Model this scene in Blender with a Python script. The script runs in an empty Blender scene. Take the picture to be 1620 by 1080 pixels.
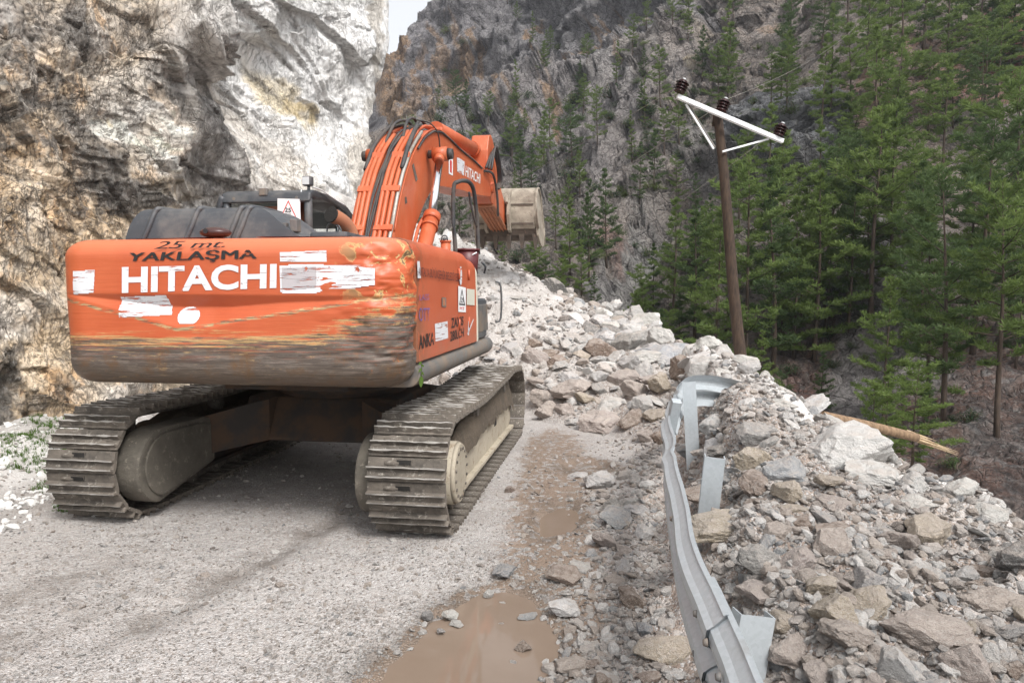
import bpy, bmesh, math, random
import numpy as np
from mathutils import Vector, Matrix, Euler

random.seed(7)
RS = np.random.RandomState(11)
scene = bpy.context.scene
COL = scene.collection
R = math.radians

# ------------------------------------------------------------------ camera, sky, sun, exposure
FPX = 1125.0                       # focal length in photo pixels (photo 1620 x 1080)
PITCH = math.atan(80 / FPX)
CAMH = 1.8
cam_d = bpy.data.cameras.new("camera")
cam = bpy.data.objects.new("camera", cam_d)
COL.objects.link(cam)
cam_d.sensor_width = 36
cam_d.lens = 36 * FPX / 1620
cam_d.clip_start = 0.05
cam_d.clip_end = 3000
cam.location = (0, 0, CAMH)
cam.rotation_euler = (R(90) - PITCH, 0, 0)
scene.camera = cam

SUN_EL, SUN_AZ = 50, 150           # high soft sun behind thin cloud, from behind and to the right
world = bpy.data.worlds.new("World")
scene.world = world
world.use_nodes = True
wn, wl = world.node_tree.nodes, world.node_tree.links
wn.clear()
sky = wn.new("ShaderNodeTexSky")
sky.sky_type = 'NISHITA'
sky.sun_disc = False
sky.sun_elevation = R(SUN_EL)
sky.sun_rotation = R(SUN_AZ)
sky.air_density = 1.0
sky.dust_density = 5.0
sky.ozone_density = 1.0
hs = wn.new("ShaderNodeHueSaturation")
hs.inputs["Saturation"].default_value = 0.18
bg = wn.new("ShaderNodeBackground")
bg.inputs["Strength"].default_value = 0.15
wo = wn.new("ShaderNodeOutputWorld")
wl.new(sky.outputs[0], hs.inputs["Color"])
cloud = wn.new("ShaderNodeMix"); cloud.data_type = 'RGBA'          # thin bright cloud over the whole sky
cloud.inputs[0].default_value = 0.35
cloud.inputs[7].default_value = (6.6, 6.75, 7.0, 1)
wl.new(hs.outputs[0], cloud.inputs[6])
wl.new(cloud.outputs[2], bg.inputs[0])
wl.new(bg.outputs[0], wo.inputs[0])

sun_d = bpy.data.lights.new("sun", 'SUN')
sun_d.energy = 1.9
sun_d.angle = R(16)
sun_d.color = (1.0, 0.975, 0.94)
sun = bpy.data.objects.new("sun", sun_d)
COL.objects.link(sun)
_sd = Vector((math.sin(R(SUN_AZ)) * math.cos(R(SUN_EL)), math.cos(R(SUN_AZ)) * math.cos(R(SUN_EL)), math.sin(R(SUN_EL))))
sun.rotation_euler = _sd.to_track_quat('Z', 'Y').to_euler()
sun.location = (0, 0, 60)

scene.view_settings.view_transform = 'Standard'
scene.view_settings.look = 'None'
scene.view_settings.gamma = 1
scene.view_settings.use_curve_mapping = False
scene.view_settings.exposure = 0.62
scene.render.engine = 'CYCLES'
scene.cycles.max_bounces = 6
scene.cycles.transparent_max_bounces = 16

# ------------------------------------------------------------------ measuring helpers (photo pixel -> place)
_f = np.array([0, math.cos(PITCH), -math.sin(PITCH)])
_u = np.array([0, math.sin(PITCH), math.cos(PITCH)])
_r = np.array([1.0, 0, 0])
_C = np.array([0, 0, CAMH])
def rays(px, py):
    px = np.asarray(px, float); py = np.asarray(py, float)
    return _f + ((px - 810) / FPX)[..., None] * _r + ((540 - py) / FPX)[..., None] * _u
def at_depth(px, py, D):
    return _C + rays(px, py) * np.asarray(D, float)[..., None]
def at_z(px, py, z):
    d = rays(px, py); t = (z - CAMH) / d[2]
    return _C + t * d
def project(P):
    v = np.asarray(P, float) - _C
    t = v @ _f
    return 810 + FPX * (v @ _r) / t, 540 - FPX * (v @ _u) / t, t

# ------------------------------------------------------------------ noise (numpy)
def _hash(ix, iy, iz, seed):
    h = (ix.astype(np.int64) * 374761393 + iy.astype(np.int64) * 668265263 + iz.astype(np.int64) * 2147483647 + seed * 1274126177) & 0xFFFFFFFF
    h = ((h ^ (h >> 13)) * 1274126177) & 0xFFFFFFFF
    h = ((h ^ (h >> 16)) * 2246822519) & 0xFFFFFFFF
    return (h ^ (h >> 15)) & 0xFFFFFF
def _h01(ix, iy, iz, seed):
    return _hash(ix, iy, iz, seed) / float(0xFFFFFF)
def vnoise(P, seed=0):
    P = np.asarray(P, float)
    i = np.floor(P).astype(np.int64); fr = P - i
    w = fr * fr * fr * (fr * (fr * 6 - 15) + 10)
    out = 0
    for dx in (0, 1):
        wx = w[..., 0] if dx else 1 - w[..., 0]
        for dy in (0, 1):
            wy = w[..., 1] if dy else 1 - w[..., 1]
            for dz in (0, 1):
                wz = w[..., 2] if dz else 1 - w[..., 2]
                out = out + wx * wy * wz * _h01(i[..., 0] + dx, i[..., 1] + dy, i[..., 2] + dz, seed)
    return out * 2 - 1
def fbm(P, octv=4, seed=0, gain=0.5):
    P = np.asarray(P, float); a = 1.0; s = 0; n = 0
    for k in range(octv):
        s = s + a * vnoise(P * (2.03 ** k) + 17.3 * k, seed + k); n += a; a *= gain
    return s / n
def ridged(P, octv=4, seed=0, gain=0.5):
    P = np.asarray(P, float); a = 1.0; s = 0; n = 0
    for k in range(octv):
        s = s + a * (1 - 2 * np.abs(vnoise(P * (2.07 ** k) + 9.1 * k, seed + k))); n += a; a *= gain
    return s / n
def facets(P, seed=0, tilt=1.0):
    """broken-rock relief: every Voronoi cell is a tilted plane of its own; also returns the distance to the cell edge"""
    P = np.asarray(P, float)
    i = np.floor(P).astype(np.int64)
    best = np.full(P.shape[:-1], 9e9); second = best.copy(); val = np.zeros(P.shape[:-1])
    for dx in (-1, 0, 1):
        for dy in (-1, 0, 1):
            for dz in (-1, 0, 1):
                c = i + np.array([dx, dy, dz])
                h = [_h01(c[..., 0], c[..., 1], c[..., 2], seed + k) for k in range(7)]
                q = c + np.stack(h[:3], -1)
                d = P - q
                dist = (d * d).sum(-1)
                v = (d[..., 0] * (h[3] - .5) + d[..., 1] * (h[4] - .5) + d[..., 2] * (h[5] - .5)) * 2 * tilt + (h[6] - .5)
                m = dist < best
                second = np.where(m, best, np.minimum(second, dist))
                val = np.where(m, v, val)
                best = np.where(m, dist, best)
    return val, np.sqrt(second) - np.sqrt(best)
def sstep(a, b, x):
    t = np.clip((x - a) / (b - a), 0, 1)
    return t * t * (3 - 2 * t)

# ------------------------------------------------------------------ scene helpers
def tag(o, label=None, cat=None, group=None, kind=None):
    if label: o["label"] = label
    if cat: o["category"] = cat
    if group: o["group"] = group
    if kind: o["kind"] = kind
    return o
def empty(name, loc=(0, 0, 0), rz=0.0, label=None, cat=None, group=None):
    o = bpy.data.objects.new(name, None)
    o.empty_display_size = .3
    COL.objects.link(o); o.location = loc; o.rotation_euler = (0, 0, rz)
    return tag(o, label, cat, group)
def link(name, me, mat=None, parent=None, loc=None, rot=None):
    o = bpy.data.objects.new(name, me)
    COL.objects.link(o)
    if mat is not None and len(me.materials) == 0: me.materials.append(mat)
    if parent is not None: o.parent = parent
    if loc is not None: o.location = loc
    if rot is not None: o.rotation_euler = rot
    return o
def mesh(name, V, Fc, smooth=False):
    me = bpy.data.meshes.new(name)
    me.from_pydata([tuple(v) for v in V], [], [tuple(f) for f in Fc])
    me.update()
    if smooth: me.polygons.foreach_set("use_smooth", [True] * len(me.polygons))
    return me
def grid_mesh(name, P, smooth=True, flip=False):
    """P: (rows, cols, 3) array -> mesh"""
    r, c = P.shape[:2]
    idx = np.arange(r * c).reshape(r, c)
    q = np.stack([idx[:-1, :-1], idx[:-1, 1:], idx[1:, 1:], idx[1:, :-1]], -1).reshape(-1, 4)
    if flip: q = q[:, ::-1]
    me = bpy.data.meshes.new(name)
    me.vertices.add(r * c); me.vertices.foreach_set("co", P.reshape(-1).astype(np.float32))
    n = len(q)
    me.loops.add(n * 4); me.loops.foreach_set("vertex_index", q.reshape(-1).astype(np.int32))
    me.polygons.add(n)
    me.polygons.foreach_set("loop_start", np.arange(0, n * 4, 4, dtype=np.int32))
    me.polygons.foreach_set("loop_total", np.full(n, 4, dtype=np.int32))
    me.update(calc_edges=True)
    me.validate()
    me.polygons.foreach_set("use_smooth", [smooth] * n)
    return me
def vcol(me, name, rgb):
    a = me.color_attributes.new(name, 'FLOAT_COLOR', 'POINT')
    arr = np.ones((len(me.vertices), 4), np.float32); arr[:, :rgb.shape[-1]] = rgb.reshape(-1, rgb.shape[-1])
    a.data.foreach_set("color", arr.reshape(-1))

class MB:
    """collects shapes into one mesh"""
    def __init__(s): s.bm = bmesh.new()
    def _xf(s, verts, M): bmesh.ops.transform(s.bm, matrix=M, verts=verts)
    def box(s, x0, x1, y0, y1, z0, z1, bev=0.0, rot=None, mi=0, seg=2):
        r = bmesh.ops.create_cube(s.bm, size=1.0)
        vs = r['verts']
        s._xf(vs, Matrix.Translation(((x0 + x1) / 2, (y0 + y1) / 2, (z0 + z1) / 2)) @ (rot.to_matrix().to_4x4() if rot else Matrix()) @ Matrix.Diagonal((abs(x1 - x0), abs(y1 - y0), abs(z1 - z0), 1)))
        fs = list({f for v in vs for f in v.link_faces})
        for f in fs: f.material_index = mi
        if bev > 0:
            es = list({e for v in vs for e in v.link_edges})
            bmesh.ops.bevel(s.bm, geom=es, offset=bev, segments=seg, profile=.6, affect='EDGES', clamp_overlap=True)
        return s
    def cyl(s, p0, p1, r0, r1=None, n=20, mi=0, cap=True):
        p0, p1 = Vector(p0), Vector(p1); d = p1 - p0
        if r1 is None: r1 = r0
        r = bmesh.ops.create_cone(s.bm, cap_ends=cap, segments=n, radius1=r0, radius2=r1, depth=d.length)
        s._xf(r['verts'], Matrix.Translation((p0 + p1) / 2) @ d.to_track_quat('Z', 'Y').to_matrix().to_4x4())
        for f in {f for v in r['verts'] for f in v.link_faces}: f.material_index = mi; f.smooth = len(f.verts) == 4
        return s
    def tube(s, pts, rad, n=8, sub=0):
        P = [Vector(p) for p in pts]
        if sub:
            Q = []
            for i in range(len(P) - 1):
                a = P[max(i - 1, 0)]; b = P[i]; c = P[i + 1]; d = P[min(i + 2, len(P) - 1)]
                for k in range(sub):
                    t = k / sub
                    Q.append(.5 * ((2 * b) + (-a + c) * t + (2 * a - 5 * b + 4 * c - d) * t * t + (-a + 3 * b - 3 * c + d) * t ** 3))
            Q.append(P[-1]); P = Q
        rings = []
        up = Vector((0, 0, 1))
        for i, p in enumerate(P):
            t = (P[min(i + 1, len(P) - 1)] - P[max(i - 1, 0)]).normalized()
            a = t.cross(up)
            if a.length < .05: a = t.cross(Vector((0, 1, 0)))
            a.normalize(); b = t.cross(a).normalized()
            rr = rad if not hasattr(rad, '__len__') else rad[0] + (rad[1] - rad[0]) * i / (len(P) - 1)
            rings.append([s.bm.verts.new(p + rr * (math.cos(2 * math.pi * k / n) * a + math.sin(2 * math.pi * k / n) * b)) for k in range(n)])
            if i and (rings[-1][0].co - rings[-2][0].co).length > (rings[-1][n // 2].co - rings[-2][0].co).length: rings[-1] = rings[-1][n // 2:] + rings[-1][:n // 2]
        for A, B in zip(rings, rings[1:]):
            for k in range(n):
                f = s.bm.faces.new((A[k], A[(k + 1) % n], B[(k + 1) % n], B[k])); f.smooth = True
        s.bm.faces.new(rings[0][::-1]); s.bm.faces.new(rings[-1])
        return s
    def prism(s, poly, x0, x1, bev=0.0, axis='x', mi=0):
        """poly: (y,z) outline extruded from x0 to x1 (axis y: (x,z), axis z: (x,y))"""
        def pt(a, b, c): return {'x': (c, a, b), 'y': (a, c, b), 'z': (a, b, c)}[axis]
        A = [s.bm.verts.new(pt(a, b, x0)) for a, b in poly]; B = [s.bm.verts.new(pt(a, b, x1)) for a, b in poly]
        fs = [s.bm.faces.new(A), s.bm.faces.new(B[::-1])]
        n = len(poly)
        for k in range(n): fs.append(s.bm.faces.new((A[k], B[k], B[(k + 1) % n], A[(k + 1) % n])))
        for f in fs: f.material_index = mi
        bmesh.ops.recalc_face_normals(s.bm, faces=fs)
        if bev > 0:
            es = list({e for f in fs for e in f.edges})
            bmesh.ops.bevel(s.bm, geom=es, offset=bev, segments=2, profile=.6, affect='EDGES', clamp_overlap=True)
        return s
    def sphere(s, c, r, n=12, sc=(1, 1, 1)):
        q = bmesh.ops.create_uvsphere(s.bm, u_segments=n, v_segments=max(6, n // 2), radius=r)
        s._xf(q['verts'], Matrix.Translation(c) @ Matrix.Diagonal((*sc, 1)))
        for f in {f for v in q['verts'] for f in v.link_faces}: f.smooth = True
        return s
    def mesh(s, name):
        me = bpy.data.meshes.new(name); s.bm.to_mesh(me); s.bm.free(); return me
    def build(s, name, mat, parent=None, loc=None, label=None):
        me = s.mesh(name)
        for m in (mat if isinstance(mat, (list, tuple)) else [mat]): me.materials.append(m)
        o = link(name, me, None, parent, loc)
        if label: o["label"] = label
        return o

# ------------------------------------------------------------------ materials
class NT:
    def __init__(s, name):
        s.m = bpy.data.materials.new(name); s.m.use_nodes = True
        s.n = s.m.node_tree.nodes; s.l = s.m.node_tree.links
        s.b = s.n["Principled BSDF"]; s.out = s.n["Material Output"]
        s._tc = None
    def tc(s, k="Object"):
        if s._tc is None: s._tc = s.n.new("ShaderNodeTexCoord")
        return s._tc.outputs[k]
    def pos(s): return s.n.new("ShaderNodeNewGeometry").outputs["Position"]
    def set(s, sock, v):
        if v is None: return
        if isinstance(v, bpy.types.NodeSocket): s.l.new(v, sock)
        elif hasattr(v, '__len__') and len(v) == 3 and sock.type == 'RGBA': sock.default_value = (*v, 1)
        else: sock.default_value = v
    def mapping(s, vec, scale=(1, 1, 1), rot=(0, 0, 0), loc=(0, 0, 0)):
        n = s.n.new("ShaderNodeMapping"); s.l.new(vec, n.inputs[0])
        n.inputs["Scale"].default_value = scale; n.inputs["Rotation"].default_value = rot; n.inputs["Location"].default_value = loc
        return n.outputs[0]
    def noise(s, vec, scale, detail=4, rough=.55, dist=0.0, color=False):
        n = s.n.new("ShaderNodeTexNoise"); s.set(n.inputs["Vector"], vec); s.set(n.inputs["Scale"], scale)
        n.inputs["Detail"].default_value = detail; n.inputs["Roughness"].default_value = rough; n.inputs["Distortion"].default_value = dist
        return n.outputs["Color" if color else "Fac"]
    def voro(s, vec, scale, feature='F1', out="Distance", rnd=1.0):
        n = s.n.new("ShaderNodeTexVoronoi"); n.feature = feature; s.set(n.inputs["Vector"], vec); s.set(n.inputs["Scale"], scale)
        n.inputs["Randomness"].default_value = rnd
        return n.outputs[out]
    def math(s, op, a, b=None, c=None, clamp=False):
        n = s.n.new("ShaderNodeMath"); n.operation = op; n.use_clamp = clamp
        s.set(n.inputs[0], a)
        if b is not None: s.set(n.inputs[1], b)
        if c is not None: s.set(n.inputs[2], c)
        return n.outputs[0]
    def map(s, v, a, b, c=0.0, d=1.0, smooth=False):
        n = s.n.new("ShaderNodeMapRange"); s.set(n.inputs[0], v)
        if smooth: n.interpolation_type = 'SMOOTHSTEP'
        for i, x in enumerate((a, b, c, d)): s.set(n.inputs[i + 1], x)
        return n.outputs[0]
    def mix(s, f, a, b, mode='MIX'):
        n = s.n.new("ShaderNodeMix"); n.data_type = 'RGBA'; n.blend_type = mode
        s.set(n.inputs[0], f); s.set(n.inputs[6], a); s.set(n.inputs[7], b)
        return n.outputs[2]
    def ramp(s, v, stops, interp='LINEAR'):
        n = s.n.new("ShaderNodeValToRGB"); n.color_ramp.interpolation = interp
        e = n.color_ramp.elements
        while len(e) > 1: e.remove(e[-1])
        e[0].position = stops[0][0]; e[0].color = (*stops[0][1], 1)
        for p, c in stops[1:]:
            q = e.new(p); q.color = (*c, 1)
        s.set(n.inputs[0], v); return n.outputs[0]
    def attr(s, name, out="Color"):
        n = s.n.new("ShaderNodeAttribute"); n.attribute_name = name; return n.outputs[out]
    def sep(s, v):
        n = s.n.new("ShaderNodeSeparateXYZ"); s.l.new(v, n.inputs[0]); return n.outputs
    def normal_z(s):
        n = s.n.new("ShaderNodeNewGeometry"); return s.sep(n.outputs["Normal"])[2]
    def obj(s, out): 
        n = s.n.new("ShaderNodeObjectInfo"); return n.outputs[out]
    def bump(s, h, strength=.5, dist=.02, prev=None):
        n = s.n.new("ShaderNodeBump"); s.set(n.inputs["Height"], h)
        n.inputs["Strength"].default_value = strength; n.inputs["Distance"].default_value = dist
        if prev is not None: s.l.new(prev, n.inputs["Normal"])
        return n.outputs[0]
    def done(s, color=None, rough=None, metal=None, normal=None, spec=None, alpha=None, trans=None, ior=None, emis=None):
        b = s.b.inputs
        if color is not None: s.set(b["Base Color"], color)
        if rough is not None: s.set(b["Roughness"], rough)
        if metal is not None: s.set(b["Metallic"], metal)
        if normal is not None: s.set(b["Normal"], normal)
        if spec is not None: s.set(b["Specular IOR Level"], spec)
        if alpha is not None: s.set(b["Alpha"], alpha)
        if trans is not None: s.set(b["Transmission Weight"], trans)
        if ior is not None: s.set(b["IOR"], ior)
        return s.m

def plain(name, col, rough=.6, metal=0.0, var=.25, scale=6.0, dirt=None, dirt_amt=.5, bump=.15, bd=.004, dscale=3.0):
    t = NT(name); v = t.tc()
    n = t.noise(v, scale, 6, .65)
    c = t.mix(n, tuple(x * (1 - var) for x in col), tuple(min(1, x * (1 + var)) for x in col))
    rg = rough
    if dirt:
        m = t.map(t.noise(v, dscale, 8, .7), .5 - .1 * dirt_amt, .72 - .2 * dirt_amt)
        c = t.mix(t.math('MULTIPLY', m, min(1, dirt_amt)), c, dirt)
        rg = t.map(m, 0, 1, rough, min(1, rough + .3))
    return t.done(c, rg, metal, t.bump(t.noise(v, scale * 12, 4), bump, bd))

M = {}
# painted steel, slightly faded and dusty
def orange(name, z0=-99, z1=-98):
    t = NT(name); v = t.tc()
    n1 = t.noise(v, 1.3, 5, .6); n2 = t.noise(t.mapping(v, (3, 3, .8)), 5, 8, .7)
    c = t.mix(t.map(n1, .3, .7), (.43, .078, .026), (.52, .125, .048))
    c = t.mix(t.map(n2, .50, .78, 0, .45), c, (.50, .25, .14))
    chip = t.map(t.noise(v, 16, 5, .75), .69, .72)
    c = t.mix(chip, c, (.10, .06, .045))
    return t.done(c, t.map(n2, .3, .8, .36, .62), 0, t.bump(t.noise(v, 4, 3), .12, .02))
M['orange'] = orange("orange paint")
M['black_paint'] = plain("dark grey paint", (.055, .06, .068), .42, var=.2, dirt=(.16, .15, .14), dirt_amt=.55)
M['deck_grey'] = plain("grey skirt paint", (.13, .125, .12), .5, var=.25, dirt=(.25, .18, .12), dirt_amt=.6)
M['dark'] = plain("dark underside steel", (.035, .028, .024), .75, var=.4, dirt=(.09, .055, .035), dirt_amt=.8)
M['rubber'] = plain("rubber hose", (.035, .035, .037), .55, var=.3, dirt=(.14, .11, .09), dirt_amt=.5)
M['chrome'] = plain("chromed rod", (.82, .82, .84), .12, 1.0, var=.05, bump=.0)
M['steel_light'] = plain("worn bright steel", (.42, .40, .37), .5, .6, var=.3, dirt=(.25, .2, .15), dirt_amt=.7)
M['maroon'] = plain("maroon plastic", (.10, .018, .02), .45, var=.2)
M['cream'] = plain("cream paint strip", (.62, .60, .50), .5, var=.1)
M['white_print'] = plain("white sticker", (.80, .80, .80), .5, var=.04)
M['red_print'] = plain("red print", (.62, .03, .03), .5, var=.05)
M['black_print'] = plain("black print", (.02, .02, .022), .5, var=.1)
M['blue_print'] = plain("blue print", (.12, .12, .42), .5, var=.1)
M['porcelain'] = plain("brown glazed porcelain", (.035, .012, .012), .12, var=.2, bump=.0)
M['white_steel'] = plain("white painted steel", (.78, .79, .80), .45, var=.08, dirt=(.5, .48, .45), dirt_amt=.3)
M['seat'] = plain("rusty red seat cloth", (.30, .10, .06), .9, var=.3)
M['lamp_glass'] = plain("lamp lens", (.55, .57, .58), .1, 0, var=.1)
def worn_print(name, col, thr=.50, sc=(1, 1, 14), scale=3.0):
    t = NT(name); v = t.tc()
    a = t.noise(t.mapping(v, sc), scale, 8, .7)
    b = t.noise(v, 9, 6, .7)
    al = t.math('MULTIPLY', t.map(a, thr - .02, thr + .02, 1, 0), t.map(b, .62, .66, 1, 0))
    c = t.mix(t.noise(v, 14, 5, .7), tuple(x * .82 for x in col), col)
    t.m.blend_method = 'HASHED' if hasattr(t.m, 'blend_method') else None
    return t.done(c, .5, 0, alpha=al)
M['white_worn'] = worn_print("worn white lettering", (.72, .72, .74), .565)
M['white_text'] = worn_print("worn white logo paint", (.72, .72, .74), .605)
M['grey_worn'] = worn_print("scuffed grey sticker", (.50, .46, .47), .56)
M['black_worn'] = worn_print("worn black stencil paint", (.02, .018, .018), .60, (2, 2, 5), 5)
M['blue_worn'] = worn_print("worn blue lettering", (.16, .12, .36), .55, (4, 4, 4), 8)
M['dirt_worn'] = worn_print("faded dark lettering", (.10, .03, .03), .60, (4, 4, 4), 8)

# counterweight: orange above, scraped to bare brown steel below and at the right corner
def cw_mat():
    t = NT("scraped counterweight paint"); v = t.tc(); x, y, z = t.sep(v)
    streak = t.noise(t.mapping(v, (.9, .9, 26)), 2.2, 9, .72)
    streak2 = t.noise(t.mapping(v, (1.6, 1.6, 60), loc=(5, 2, 1)), 2.0, 6, .7)
    blotch = t.noise(v, 6.5, 8, .72)
    corner = t.map(x, .50, 1.30, 0, 1)
    line = t.math('ADD', 1.465, t.math('MULTIPLY', t.math('POWER', corner, 1.6), .23))
    d = t.math('SUBTRACT', line, z)
    d = t.math('ADD', d, t.math('MULTIPLY', t.math('SUBTRACT', streak, .5), t.map(corner, 0, 1, .46, .62)))
    d = t.math('ADD', d, t.math('MULTIPLY', t.math('SUBTRACT', blotch, .5), t.map(corner, 0, 1, .10, .5)))
    bare = t.map(d, -.004, .006)
    edge = t.math('MULTIPLY', t.map(d, -.045, -.005), t.map(d, .05, .012))
    edge = t.math('MULTIPLY', edge, t.map(streak2, .42, .56))
    o = t.mix(t.map(t.noise(v, 1.2, 5, .6), .3, .7), (.44, .078, .024), (.53, .122, .044))
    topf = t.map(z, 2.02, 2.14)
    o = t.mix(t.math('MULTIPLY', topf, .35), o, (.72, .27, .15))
    scr = t.map(streak2, .66, .70)
    o = t.mix(t.math('MULTIPLY', scr, t.map(z, 2.0, 1.6, 0, .8)), o, (.20, .09, .045))
    s3 = t.noise(t.mapping(v, (1.2, 1.2, 130)), 2.4, 8, .75)
    metal = t.mix(t.map(s3, .38, .62), (.040, .030, .025), (.18, .145, .12))
    metal = t.mix(t.map(t.noise(t.mapping(v, (1.5, 1.5, 14)), 3.5, 9, .8), .5, .62, 0, .75), metal, (.24, .20, .17))
    metal = t.mix(t.map(s3, .64, .68, 0, .8), metal, (.42, .33, .22))
    metal = t.mix(t.map(blotch, .50, .66), metal, (.15, .085, .045))
    metal = t.mix(t.math('MULTIPLY', t.map(t.noise(t.mapping(v, (1.5, 1.5, 9)), 4, 7, .75), .60, .66), .8), metal, (.45, .31, .15))
    lo = t.map(z, 1.30, 1.17)
    metal = t.mix(t.math('MULTIPLY', lo, .5), metal, (.13, .085, .05))
    rem = t.math('MULTIPLY', t.map(t.noise(t.mapping(v, (1.0, 1.0, 38), loc=(3, 0, 9)), 2.6, 9, .75), .54, .57), t.map(z, 1.30, 1.46))
    bare = t.math('MULTIPLY', bare, t.math('SUBTRACT', 1, t.math('MULTIPLY', rem, .62)))
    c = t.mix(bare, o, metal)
    c = t.mix(edge, c, (.55, .36, .15))
    xa = t.math('ADD', x, .26)
    vz = t.math('ADD', 1.535, t.math('MAXIMUM', t.math('MULTIPLY', xa, -.235), t.math('MULTIPLY', xa, .145)))
    dv = t.math('ABSOLUTE', t.math('SUBTRACT', t.math('SUBTRACT', z, vz), t.math('MULTIPLY', t.math('SUBTRACT', t.noise(v, 4, 4), .5), .05)))
    vm = t.math('MULTIPLY', t.map(dv, .016, .006), t.map(t.noise(t.mapping(v, (3, 3, 18)), 4, 6, .7), .43, .5))
    c = t.mix(vm, c, t.mix(t.map(streak2, .45, .55), (.50, .36, .18), (.12, .08, .05)))
    # chips of yellow filler round the gouged upper right corner
    ch = t.noise(v, 5.2, 6, .6, 1.0)
    gx = t.math('MULTIPLY', t.map(x, .82, 1.15), t.map(z, 1.7, 1.8))
    g1 = t.math('MULTIPLY', t.map(ch, .575, .60), gx)
    g2 = t.math('MULTIPLY', t.map(ch, .605, .625), gx)
    c = t.mix(g1, c, (.62, .42, .17)); c = t.mix(g2, c, (.13, .08, .045))
    rust = t.math('MULTIPLY', t.map(t.noise(v, 9, 6, .7), .60, .68), t.math('MULTIPLY', t.map(x, .9, 1.2), bare))
    c = t.mix(rust, c, (.33, .10, .02))
    h = t.math('ADD', t.math('MULTIPLY', bare, -.4), t.math('MULTIPLY', streak, .5))
    h = t.math('ADD', h, t.math('MULTIPLY', g1, -.5))
    return t.done(c, t.map(bare, 0, 1, .36, .55), t.map(bare, 0, 1, 0, .25), t.bump(h, .55, .012))
M['cw'] = cw_mat()

def side_mat():
    t = NT("orange side panel paint"); v = t.tc(); x, y, z = t.sep(v)
    n = t.noise(v, 1.6, 6, .65)
    c = t.mix(t.map(n, .3, .7), (.41, .080, .032), (.49, .115, .048))
    low = t.math('MULTIPLY', t.map(z, 1.62, 1.28), t.map(t.noise(t.mapping(v, (1, 2, 5)), 2.5, 8, .7), .35, .7))
    c = t.mix(t.math('MULTIPLY', low, .75), c, (.32, .13, .075))
    near = t.math('MULTIPLY', t.map(y, -1.65, -2.1), t.map(t.noise(v, 7, 7, .75), .44, .52))
    c = t.mix(near, c, (.16, .08, .04))
    return t.done(c, t.map(n, .3, .8, .4, .6), 0, t.bump(t.noise(v, 5, 3), .1, .02))
M['side'] = side_mat()

def mud_mat(name, a, b, c_, sc=3.0, bd=.03, metal=0):
    t = NT(name); v = t.tc()
    n = t.noise(v, sc, 9, .7); n2 = t.noise(v, sc * 5, 7, .75)
    c = t.mix(t.map(n, .35, .65), a, b)
    c = t.mix(t.map(n2, .56, .66), c, c_)
    return t.done(c, .85, metal, t.bump(t.math('ADD', n, n2), .7, bd))
M['shoe'] = mud_mat("muddy track steel", (.060, .052, .044), (.165, .140, .115), (.31, .28, .24), 5, .01)
M['shoe_edge'] = mud_mat("polished grouser edge", (.30, .28, .255), (.42, .40, .37), (.20, .16, .12), 9, .004, .3)
M['hole'] = mud_mat("dark slot", (.008, .007, .006), (.014, .012, .01), (.02, .017, .014), 5, .01)
M['mud'] = mud_mat("dark wet mud", (.075, .058, .042), (.13, .10, .07), (.17, .135, .10), 5, .05)
M['frame'] = mud_mat("dusty track frame", (.30, .26, .20), (.42, .37, .29), (.17, .11, .06), 2.2, .008)
M['cover'] = mud_mat("dusty motor cover", (.075, .066, .053), (.135, .118, .095), (.21, .185, .15), 3.2, .02)
M['bucket'] = mud_mat("worn bucket steel", (.20, .165, .13), (.42, .37, .30), (.13, .09, .07), 3, .01, .1)
M['bucket_in'] = mud_mat("dark bucket steel", (.07, .055, .045), (.13, .10, .08), (.20, .14, .11), 3, .01)
M['stickm'] = mud_mat("dusty orange plate", (.30, .13, .075), (.42, .16, .075), (.20, .14, .10), 3, .004)

def glass(name, col=(.75, .8, .8)):
    t = NT(name)
    return t.done(col, .04, 0, trans=1.0, ior=1.02, spec=1.0)
M['glass'] = glass("cab glass")

def rock_mat(name, per_instance=False):
    t = NT(name); v = t.tc()
    if per_instance:
        base = t.ramp(t.obj("Random"), [(0, (.54, .52, .50)), (.2, (.41, .375, .35)), (.34, (.34, .285, .245)), (.46, (.50, .455, .42)), (.6, (.31, .32, .33)), (.7, (.68, .665, .645)), (.86, (.41, .35, .30)), (.93, (.22, .19, .17))], 'CONSTANT')
    else:
        base = t.obj("Color")
    n = t.noise(v, 1.7, 7, .65); n2 = t.noise(v, 7, 6, .7)
    c = t.mix(t.map(n, .3, .7), t.mix(.5, base, (0, 0, 0), 'MIX'), base)
    c = t.mix(t.map(n, .25, .6), t.mix(.32, base, (.12, .10, .085)), base)
    c = t.mix(t.map(n2, .5, .75, 0, .55), c, t.mix(.5, base, (.68, .66, .63)))
    vein = t.noise(v, 2.3, 4, .6, 1.6)
    vm = t.map(t.math('ABSOLUTE', t.math('SUBTRACT', vein, .5)), .012, .0, 0, .6)
    c = t.mix(vm, c, (.66, .64, .61))
    dust = t.math('MULTIPLY', t.map(t.normal_z(), .25, .8), t.map(t.noise(v, 3.1, 5, .6), .35, .6))
    c = t.mix(t.math('MULTIPLY', dust, .62), c, (.47, .405, .355))
    h = t.math('ADD', t.math('MULTIPLY', n, 1.2), t.math('MULTIPLY', t.noise(v, 18, 5, .7), .35))
    return t.done(c, .85, 0, t.bump(h, .8, .09 if not per_instance else .05))
M['rock'] = rock_mat("broken limestone")
M['gravel'] = rock_mat("small broken limestone", True)

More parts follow.
